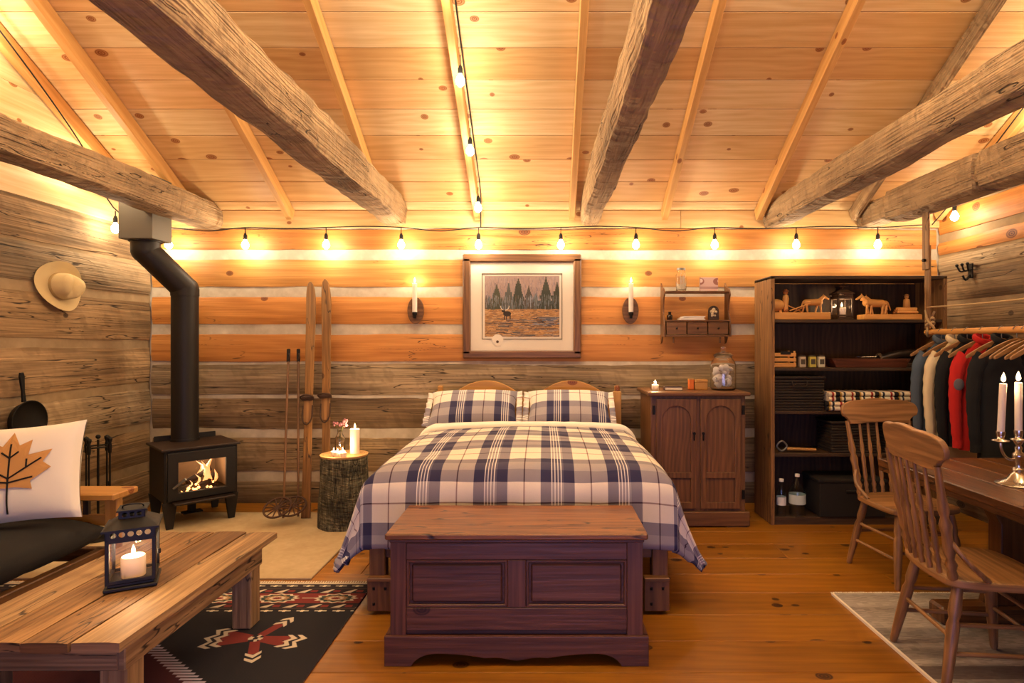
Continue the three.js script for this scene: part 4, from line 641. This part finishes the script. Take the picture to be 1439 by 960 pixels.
{
  const c1 = T('wood_carving', 'carved wooden farm scene with barrel, farmer and horse', 'carving', [2.02, 1.598, ZS]);
  P(c1, 'base', bx(.5, .06, .12, 0, .03, 0, .006), M.carve); horse(c1, .13, .066, 1, .75);
  P(c1, 'carved_barrel', (() => { const g = uvt(new THREE.SphereGeometry(.07, 20, 14)); g.scale(1.1, .72, .7); g.translate(-.17, .12, 0); return mg([g, bx(.02, .03, .03, -.21, .066, 0), bx(.02, .03, .03, -.13, .066, 0)]); })(), M.carve);
  P(c1, 'carved_farmer', mg([lt([[0, .06], [.022, .06], [.02, .12], [.026, .17], [.02, .2], [.008, .205], [0, .205]], 12, -.085, 0, 0), uvt(new THREE.SphereGeometry(.018, 12, 8).translate(-.085, .22, 0)), lt([[0, .232], [.028, .232], [.014, .24], [.01, .25], [0, .25]], 12, -.085, 0, 0)]), M.carve);
  P(c1, 'plough', mg([bar([-.06, .075, .02], [.12, .14, .02], .005, .005, 6), bar([-.06, .12, -.02], [.06, .065, -.02], .005, .005, 6), bar([-.02, .066, 0], [.05, .1, 0], .006, .006, 6)]), M.carve);
  const c2 = T('wood_carving', 'carved wooden scene with horses hauling logs and seated driver', 'carving', [2.765, 1.598, ZS]);
  P(c2, 'base', bx(.46, .045, .12, 0, .0225, 0, .006), M.carve); horse(c2, -.12, .05, -1, .85); horse(c2, -.09, .05, -1, .8);
  P(c2, 'carved_sled', mg([bx(.15, .02, .07, .13, .075, 0, .004), bar([.05, .062, .03], [.21, .062, .03], .01, .01, 8), bar([.05, .062, -.03], [.21, .062, -.03], .01, .01, 8), bar([.05, .09, .015], [.21, .09, .015], .012, .012, 8)]), M.carve);
  P(c2, 'carved_driver', mg([lt([[0, .1], [.026, .1], [.024, .14], [.022, .165], [.008, .175], [0, .175]], 12, .14, 0, 0), uvt(new THREE.SphereGeometry(.016, 12, 8).translate(.14, .188, 0)), lt([[0, .198], [.022, .198], [.012, .206], [0, .212]], 12, .14, 0, 0)]), M.carve);
  lantern('dark metal lantern on top bookcase shelf between wood carvings', [2.375, 1.598, ZS + .02], 0, .13, .27, M.dark, .12);
  // second shelf
  const cr = T('wire_crate', 'small pale slatted crate on second bookcase shelf', 'crate', [1.89, 1.222, ZS + .02]);
  for (const s of [-1, 1]) { for (const y of [.02, .06, .1]) { P(cr, 'slat', bx(.19, .028, .008, 0, y, s * .06, .002), M.carve); P(cr, 'slat', bx(.008, .028, .12, s * .09, y, 0, .002), M.carve); } for (const k of [-1, 1]) P(cr, 'corner_post', bx(.012, .13, .012, k * .083, .065, s * .053), M.carve); } P(cr, 'crate_base', bx(.18, .008, .12, 0, .006, 0), M.carve); P(cr, 'label_plate', bx(.08, .025, .004, .01, .115, .066), M.wick);
  [[2.04, 0xb8a88a, 'greyish'], [2.12, 0xc8b850, 'yellow'], [2.19, 0xd8cfa8, 'cream']].forEach(([x, c, n]) => { const b = T('spice_tin', `little ${n} tin box on second bookcase shelf`, 'tin', [x, 1.222, ZS + .06]); P(b, 'tin_body', bx(.05, .085, .04, 0, .0425, 0, .004, 1), mat(c, .5)); P(b, 'tin_lid', bx(.046, .012, .036, 0, .091, 0, .003), mat(0x3a3226, .5)); P(b, 'tin_label', bx(.034, .04, .001, 0, .045, .0206), mat(0x4a4232, .7)); });
  const tr = T('wooden_tray', 'long reddish-brown wooden dough tray on second bookcase shelf', 'tray', [2.56, 1.222, ZS + .03]);
  P(tr, 'tray_hull', ext([[-.31, .07], [-.27, .0], [.27, 0], [.31, .07], [.29, .07], [.255, .015], [-.255, .015], [-.29, .07]], .17, .004).translate(0, 0, -.085), wmat(X.brown, 0xc09080, .5)); for (const s of [-1, 1]) P(tr, 'tray_side', bx(.56, .065, .012, 0, .036, s * .08, .003), wmat(X.brown, 0xc09080, .5));
  const kn = T('small_ladle', 'small pale spoon lying across long wooden tray', 'spoon', [2.5, 1.293, ZS + .03]); P(kn, 'spoon_bowl', lt([[0, 0], [.02, .004], [.024, .012], [.02, .012], [0, .004]], 14), M.silver); P(kn, 'spoon_handle', bar([.02, .008, 0], [.14, .012, .01], .004, .005, 8), M.silver);
  const hn = T('hunting_horn', 'long dark horn lying at end of second bookcase shelf', 'horn', [2.92, 1.222, ZS - .05]); P(hn, 'horn_body', tb([[-.2, .06, 0], [-.05, .1, 0], [.1, .11, 0], [.2, .1, 0]], .035, 24, 12), mat(0x2c2018, .35)); P(hn, 'horn_rim', lt([[.03, 0], [.05, .01], [.052, .02], [.03, .02]], 16).rotateZ(1.35).translate(-.2, .06, 0), mat(0x5a4632, .4)); P(hn, 'rest', bx(.3, .03, .06, 0, .015, 0, .003), M.dark);
  // baskets
  const basket = (label, x, y, w, h) => { const b = T('wicker_basket', label, 'basket', [x, y, ZS]); const wk = mat(0x2a1e14, .85); for (let k = 0; k < Math.round(h / .022); k++) P(b, 'wicker_band', bx(w - .006 * ((k + 1) % 2), .02, .25 - .006 * (k % 2), 0, .011 + k * .022, 0, .006), wk); P(b, 'rim', mg([bx(w + .012, .02, .014, 0, h, .125, .005), bx(w + .012, .02, .014, 0, h, -.125, .005), bx(.014, .02, .25, w / 2, h, 0, .005), bx(.014, .02, .25, -w / 2, h, 0, .005)]), wk); P(b, 'handle', tb([[-.06, h - .03, .13], [-.05, h - .06, .145], [.05, h - .06, .145], [.06, h - .03, .13]], .006, 16, 6), wk); };
  basket('dark wicker basket beside the striped blankets', 1.99, .885, .4, .26); basket('dark wicker basket under the striped blankets', 2.42, .553, .36, .24); basket('dark wicker basket at the far end below striped blankets', 2.85, .553, .34, .24);
  const stripeT = dataTex(512, 16, (u) => { const m = (u * 6) % 1; const c = m < .3 ? [226, 214, 190] : m < .4 ? [150, 32, 28] : m < .5 ? [226, 214, 190] : m < .72 ? [24, 22, 26] : m < .8 ? [190, 150, 70] : m < .9 ? [226, 214, 190] : [34, 40, 60]; return c; }); stripeT.repeat.set(1.1, 1);
  const sm = new THREE.MeshStandardMaterial({ map: stripeT, roughness: .95, bumpMap: clothBump, bumpScale: .001 });
  [['lower folded striped wool blanket on third bookcase shelf', .72, 0], ['upper folded striped wool blanket on third bookcase shelf', .7, .075]].forEach(([lab, w, dy], i) => {
    const b = T('folded_blanket', lab, 'blanket', [2.555 + i * .006, .885 + dy, ZS + .015]);
    for (let k = 0; k < 2; k++) { const r = .018, s = new THREE.Shape(); s.moveTo(-.12, -r); s.lineTo(.12, -r); s.absarc(.12, 0, r, -1.5708, 1.5708); s.lineTo(-.12, r); s.absarc(-.12, 0, r, 1.5708, 4.7124); const g = ext(s, w, .004); g.rotateY(-Math.PI / 2); g.translate(w / 2, .019 + k * .0365, 0); const p = g.attributes.position, uv = g.attributes.uv; for (let q = 0; q < p.count; q++) uv.setXY(q, p.getX(q) + i * .07, p.getZ(q)); P(b, 'fold', g, sm); }
  });
  // fourth and bottom shelf
  const tg = T('wooden_mallet', 'round-headed wooden mallet lying on fourth bookcase shelf', 'mallet', [1.88, .553, ZS + .06]); P(tg, 'mallet_head', tb([[.04, .045, 0], [0, .085, 0], [-.04, .045, 0], [0, .008, 0]], .008, 24, 8, true), M.galv); P(tg, 'mallet_handle', bar([.04, .025, 0], [.26, .02, .02], .014, .011, 10), M.honey);
  [[1.86, .035, .29, 'slim clear plastic water bottle on bottom bookcase shelf'], [1.985, .062, .33, 'large clear water jug with label on bottom bookcase shelf']].forEach(([x, r, h, lab]) => { const b = T('water_bottle', lab, 'bottle', [x, .06, ZS + .1]); P(b, 'bottle_body', lt([[0, 0], [r * .9, 0], [r, .012], [r * .95, h * .25], [r, h * .3], [r, h * .6], [r * .4, h * .88], [.014, h * .9], [.014, h * .95], [0, h * .95]], 24), glassMat(0xeaf2f6, .05)); P(b, 'cap', cy(.018, .018, .02, 0, h * .96, 0, 14), M.white); P(b, 'label_wrap', lt([[r + .001, h * .3], [r + .001, h * .52]], 24), mat(r > .05 ? 0xb8c4c0 : 0xd0d4d4, .6)); });
  const db = T('storage_box', 'black storage box on bottom bookcase shelf', 'box', [2.4, .06, ZS]); P(db, 'box_body', bx(.52, .27, .3, 0, .135, 0, .008), M.wick); P(db, 'lid', bx(.54, .03, .31, 0, .28, 0, .008), M.wick); P(db, 'handle', bx(.12, .02, .012, 0, .2, .153, .004), M.black);
}
// ---------- hanging rod and clothes ----------
{
  const RXX = 2.87, RY = 1.495, o = T('clothes_rod', 'peeled pole clothes rod tied to a hanging strap board', 'clothes rod', [RXX, 0, 0]);
  const g = bar([0, RY, -4.42], [0, RY, -2.2], .02, .023, 14); P(o, 'pole', g, M.carve);
  P(o, 'strap_board', bx(.012, .44, .075, -.03, 2.18, -4.38, .003), M.barn[1]); P(o, 'strap_board', bx(.014, .62, .06, -.016, 1.83, -4.38, .003, 1), M.barn[2]); P(o, 'bolt', cy(.012, .012, .03, 0, 0, 0, 10).rotateZ(1.57).translate(-.04, 2.03, -4.38), M.iron);
  P(o, 'rope_knot', mg([tb([[-.02, 1.66, -4.4], [-.03, 1.58, -4.36], [0, 1.53, -4.34], [.025, 1.495, -4.38], [0, 1.465, -4.4], [-.028, 1.5, -4.37], [.0, 1.56, -4.39], [.02, 1.65, -4.36]], .009, 60, 8), tb([[-.025, 1.55, -4.38], [0, 1.57, -4.35], [.025, 1.55, -4.38], [0, 1.535, -4.41]], .01, 30, 8, true), tb([[-.025, 1.58, -4.38], [0, 1.6, -4.35], [.025, 1.58, -4.38], [0, 1.565, -4.41]], .01, 30, 8, true)]), M.rope);
  P(o, 'far_tie', tb([[0, 2.4, -2.3], [.01, 1.9, -2.3], [0, 1.47, -2.3]], .009, 16, 6), M.rope);
  const rp = T('rope_line', 'thin rope stretched above the clothes rod', 'rope', [RXX, 0, 0]); P(rp, 'rope', tb([[-.02, 1.68, -4.38], [0, 1.675, -3.9], [0, 1.68, -3.3], [0, 1.7, -2.3]], .006, 30, 8), M.rope);
  const hg = new THREE.Shape(); hg.moveTo(0, -.02); hg.quadraticCurveTo(.08, -.035, .21, -.12); hg.quadraticCurveTo(.232, -.135, .222, -.148); hg.quadraticCurveTo(.2, -.145, .1, -.085); hg.quadraticCurveTo(0, -.06, -.1, -.085); hg.quadraticCurveTo(-.2, -.145, -.222, -.148); hg.quadraticCurveTo(-.232, -.135, -.21, -.12); hg.quadraticCurveTo(-.08, -.035, 0, -.02);
  const hgG = ext(hg, .014, .004, 0), hkG = tb([[0, -.03, .007], [0, .01, .007], [.022, .03, .007], [.0, .056, .007], [-.026, .035, .007]], .0025, 20, 6);
  const hang = (z, label, grp, turn = 0) => { const h = T('clothes_hanger', label, 'hanger', [RXX, RY - .03, z], turn, grp); P(h, 'hanger_arm', hgG, M.oak); P(h, 'hook', hkG, M.galv); return h; };
  const garment = (name, label, cat, z, m, opt = {}) => {
    hang(z, 'wooden hanger holding the ' + label.split(' ').slice(0, 3).join(' '), undefined, opt.turn);
    const o2 = T(name, label, cat, [RXX, RY - .03, z + .005], opt.turn || 0), L = opt.len || .72, w = .235;
    const f = (i, j) => { const a = i * 6.2832, t = j; const y = -.03 - L * t; const sw = t < .12 ? .06 + (w - .06) * Math.pow(t / .12, .7) : w - .02 * Math.sin(t * 3) + (opt.flare || .0) * t, sd = t < .12 ? .045 + .03 * t / .12 : .075 + .02 * Math.sin(t * 2.4); const wr = 1 + .05 * n3(i * 9, j * 6, z, 4); const e = 2 / 2.6; return V(sw * Math.sign(Math.cos(a)) * Math.abs(Math.cos(a)) ** e * wr, y - (t < .12 ? .1 * Math.abs(Math.cos(a)) * (t / .12) : .1 * Math.abs(Math.cos(a)) * (1 - t)), sd * Math.sin(a) * wr); };
    const pos = [], uv = [], idx = [], nu = 36, nv = 26; for (let j = 0; j <= nv; j++) for (let i = 0; i <= nu; i++) { const q = f(i / nu, j / nv); pos.push(q.x, q.y, q.z); uv.push(i / nu, q.y); } for (let j = 0; j < nv; j++) for (let i = 0; i < nu; i++) { const a = j * (nu + 1) + i, b = a + nu + 1; idx.push(a, a + 1, b, b, a + 1, b + 1); }
    const g = new THREE.BufferGeometry(); g.setAttribute('position', new THREE.Float32BufferAttribute(pos, 3)); g.setAttribute('uv', new THREE.Float32BufferAttribute(uv, 2)); g.setIndex(idx); g.computeVertexNormals(); P(o2, 'torso', g, m); o2.scale.set(.66, 1, .62);
    for (const s of [-1, 1]) { const c = new THREE.CatmullRomCurve3([V(s * .19, -.15, 0), V(s * .25, -.22, .01), V(s * .285, -.4, .02), V(s * .275, -.6, .025), V(s * .26, -.72, .02)]); let q = new THREE.TubeGeometry(c, 22, 1, 14); const p = q.attributes.position; for (let k = 0; k <= 22; k++) { const ct = c.getPointAt(k / 22), r = .075 - .03 * k / 22 + .004 * Math.sin(k * 2.1); for (let m2 = 0; m2 <= 14; m2++) { const id = k * 15 + m2; p.setXYZ(id, ct.x + (p.getX(id) - ct.x) * r, ct.y + (p.getY(id) - ct.y) * r, ct.z + (p.getZ(id) - ct.z) * r * .75); } } q.computeVertexNormals(); P(o2, 'sleeve', uvt(q, 1), m); P(o2, 'cuff', lt([[.04, -.735], [.046, -.735], [.046, -.69], [.04, -.69]], 16, s * .26, 0, .02), m); }
    P(o2, 'collar', tb([[-.07, -.03, .03], [0, -.05, .06], [.07, -.03, .03], [.05, -.01, -.04], [-.05, -.01, -.04]], .022, 40, 8, true), m);
    if (opt.patch) { const q = uvt(new THREE.SphereGeometry(.07, 20, 14)); q.scale(.75, .55, .16); P(o2, 'sleeve_patch', q.translate(-.275, -.32, .062), cloth(0x6a6468), 'round grey embroidered patch'); }
    return o2;
  };
  garment('denim_jacket', 'faded blue denim jacket on clothes rod', 'jacket', -4.26, M.denim); garment('cream_coat', 'cream wool coat between denim and black jackets', 'coat', -4.12, M.creamCloth, { len: .85 }); garment('black_jacket', 'black jacket hanging behind the red sweater', 'jacket', -4.0, M.inkCloth); garment('red_sweater', 'bright red sweater with sleeve patch on clothes rod', 'sweater', -3.86, M.red, { patch: 1 }); garment('black_coat', 'long black coat hanging beside the empty hangers', 'coat', -3.7, M.inkCloth, { len: .95 });
  [-3.58, -3.52, -3.46, -3.4, -3.34].forEach((z, i) => hang(z, 'empty wooden clothes hanger on peeled pole rod', 'empty hangers on the clothes rod', rr(-.12, .12)));
  const hk = T('coat_hook', 'black cast iron triple coat hook on right log wall', 'hook', [3.455, 2.0, -4.77]); P(hk, 'back_plate', bx(.012, .12, .05, 0, 0, 0, .003), M.iron); for (const s of [-1, 0, 1]) { P(hk, 'prong', tb([[-.006, .01, s * .02], [-.05, .0, s * .045], [-.07, .045, s * .06]], .007, 14, 6), M.iron); } P(hk, 'lower_prong', tb([[-.006, -.03, 0], [-.04, -.075, 0], [-.065, -.04, 0]], .008, 14, 6), M.iron); for (const s of [-1, 0, 1]) P(hk, 'knob', uvt(new THREE.SphereGeometry(.013, 10, 8).translate(-.07, .05, s * .06)), M.iron);
}
// ---------- dining corner ----------
{
  const rug = T('rag_rug', 'grey-brown striped rag rug under the dining table', 'rug', [2.46, 0, -2.35]);
  const t = dataTex(256, 512, (u, v, x, y) => { const n = hash(Math.floor(x / 5), y >> 1, 3), s = pn(0, v * 40, 8, 40, 9), b = pn(3, v * 14, 8, 14, 19); const c = mix([104, 96, 88], [190, 178, 162], s * .65 + n * .35); return mix(c, [74, 58, 54], b > .7 ? .6 : 0); });
  const g = new THREE.BoxGeometry(1.69, .01, 1.9); g.translate(0, .005, 0); P(rug, 'weave', g, new THREE.MeshStandardMaterial({ map: t, roughness: .95, bumpMap: clothBump, bumpScale: .002 }));
  const fr = []; for (let k = 0; k < 120; k++) fr.push(bx(.008, .005, rr(.02, .035), -.84 + k * .0141, .004, -.962)); P(rug, 'fringe', mg(fr), M.cream).userData.kind = 'stuff'; P(rug, 'edge_binding', bx(.012, .012, 1.9, -.845, .006, 0), M.cream);
  const RG = .0125;
  const tb0 = T('dining_table', 'brown wooden trestle dining table by right wall', 'table', [2.36, RG, -2.35]), TM = wmat(X.barn, 0x96785a, .35);
  for (let k = 0; k < 5; k++) P(tb0, 'top_board', bx(.186, .045, 1.98, -.376 + k * .188, .7275, 0, .006), TM);
  P(tb0, 'edge_band', mg([bx(.02, .07, 1.98, -.455, .715, 0, .004)]), TM);
  for (const z of [-.62, .62]) { P(tb0, 'trestle_foot', bx(.78, .09, .11, 0, .045, z, .012), TM); P(tb0, 'trestle_post', ext([[-.14, .09], [.14, .09], [.09, .3], [.09, .5], [.16, .63], [-.16, .63], [-.09, .5], [-.09, .3]], .09, .008, 1).translate(0, 0, z - .045), TM); P(tb0, 'bearer', bx(.74, .07, .08, 0, .668, z, .008), TM); }
  P(tb0, 'stretcher', bx(.06, .1, 1.24, 0, .25, 0, .008), TM);
  // pressed-back chair, front = +z
  const bead = (r) => lt([[r * .7, 0], [r, .06], [r * .75, .1], [r * 1.15, .15], [r * .7, .2], [r * 1.1, .26], [r * .9, .4], [r * 1.15, .5], [r * .7, .56], [r * 1.05, .62], [r * .75, .75], [r * .6, 1]], 10);
  const mkChair = (label, pos, turn) => {
    const o = T('dining_chair', label, 'chair', pos, turn), m = M.oak;
    const s = new THREE.Shape(); s.moveTo(-.17, -.2); s.quadraticCurveTo(0, -.235, .17, -.2); s.quadraticCurveTo(.21, -.18, .215, -.1); s.quadraticCurveTo(.235, .1, .21, .17); s.quadraticCurveTo(.18, .215, 0, .215); s.quadraticCurveTo(-.18, .215, -.21, .17); s.quadraticCurveTo(-.235, .1, -.215, -.1); s.quadraticCurveTo(-.21, -.18, -.17, -.2);
    const g = ext(s, .035, .009, 0); g.rotateX(Math.PI / 2); g.translate(0, .455, 0); g.scale(1, 1, 1); P(o, 'seat', g, m);
    const legs = [[-.16, -.15, -.22, -.23], [.16, -.15, .22, -.23], [-.16, .15, -.205, .2], [.16, .15, .205, .2]];
    legs.forEach(([a, b, c, d]) => P(o, 'leg', along(lt([[.012, 0], [.016, .03], [.021, .3], [.024, .62], [.018, .68], [.024, .74], [.02, .95], [.016, 1]], 12), [c, 0, d], [a, .43, b]), m));
    const at = (k, y) => { const [a, b, c, d] = legs[k], t = y / .43; return [c + (a - c) * t, y, d + (b - d) * t]; };
    for (const [k, l, y] of [[0, 2, .16], [1, 3, .16], [0, 2, .27], [1, 3, .27], [2, 3, .3], [2, 3, .2], [0, 1, .22]]) P(o, 'stretcher', bar(at(k, y), at(l, y), .0095, .0095, 10), m);
    const top = (x) => [x * 1.22, .91, -.255];
    for (const x of [-.175, .175]) P(o, 'back_post', along(bead(.021), [x, .44, -.175], top(x)), m);
    for (const x of [-.11, -.055, 0, .055, .11]) P(o, 'spindle', along(bead(.0125), [x * 1.05, .44, -.195 - .01 * (1 - (x / .11) ** 2)], [x * 1.15, .9, -.262 - .012 * (1 - (x / .11) ** 2)]), m);
    const c = new THREE.Shape(); c.moveTo(-.2, 0); c.lineTo(-.13, .0); c.quadraticCurveTo(0, .02, .13, 0); c.lineTo(.2, 0); c.quadraticCurveTo(.215, .04, .25, .05); c.quadraticCurveTo(.275, .09, .245, .125); c.quadraticCurveTo(.2, .155, .1, .155); c.quadraticCurveTo(0, .18, -.1, .155); c.quadraticCurveTo(-.2, .155, -.245, .125); c.quadraticCurveTo(-.275, .09, -.25, .05); c.quadraticCurveTo(-.215, .04, -.2, 0);
    const q = ext(c, .024, .005, 0), p = q.attributes.position; for (let k = 0; k < p.count; k++) p.setZ(k, p.getZ(k) + p.getX(k) ** 2 * .55); q.rotateX(-.17); q.translate(0, .885, -.278); P(o, 'crest_rail', q, m);
    for (const s2 of [-1, 1]) P(o, 'side_brace', tb([[s2 * .185, .62, -.205], [s2 * .225, .54, -.15], [s2 * .205, .455, -.06]], .011, 16, 8), m);
    return o;
  };
  mkChair('pressed-back wooden chair at far end of the dining table', [2.2, 0, -3.58], .1);
  mkChair('pressed-back wooden chair at side of table, back to the bed', [1.84, RG, -2.52], Math.PI / 2 - .12);
  mkChair('pressed-back wooden chair across the table, by the right wall', [2.82, RG, -2.6], -Math.PI / 2);
  // candelabra
  const cx = 2.175, cz = -2.7, ty = .75 + RG, ca = T('candelabra', 'silver three-branch candelabra on dining table', 'candelabra', [cx, ty, cz]);
  P(ca, 'foot', lt([[0, 0], [.088, 0], [.09, .006], [.07, .014], [.05, .022], [.03, .05], [.02, .06], [.026, .07], [.016, .08], [0, .08]], 32), M.silver);
  P(ca, 'stem', lt([[.014, .08], [.011, .1], [.022, .125], [.024, .14], [.012, .155], [.016, .17], [.01, .18], [.02, .2], [.03, .205], [.03, .21], [.013, .214], [.016, .225], [.019, .25], [.016, .25], [0, .23]], 20), M.silver);
  for (const s of [-1, 1]) { P(ca, 'arm', tb([[0, .13, 0], [s * .03, .115, 0], [s * .06, .13, 0], [s * .08, .17, 0], [s * .082, .195, 0]], .006, 24, 8), M.silver); P(ca, 'cup', lt([[0, .19], [.012, .195], [.034, .2], [.034, .205], [.013, .21], [.016, .225], [.019, .245], [.016, .245], [0, .225]], 20, s * .082, 0, 0), M.silver); }
  [[-.082, .225, 'left-hand arm, slightly leaning'], [0, .23, 'middle stem'], [.082, .225, 'arm nearest the right log wall']].forEach(([x, y, w], i) => { const c = candle('taper_candle', ['white taper candle on candelabra arm closer to the chairs', 'white taper candle on the tall middle of candelabra', 'white taper candle on candelabra arm closer to right wall'][i], [cx + x, ty + y, cz], .0145, .24, undefined, true, .042); if (i === 0) c.rotation.z = -.05; });
}

renderer.render(scene, camera);
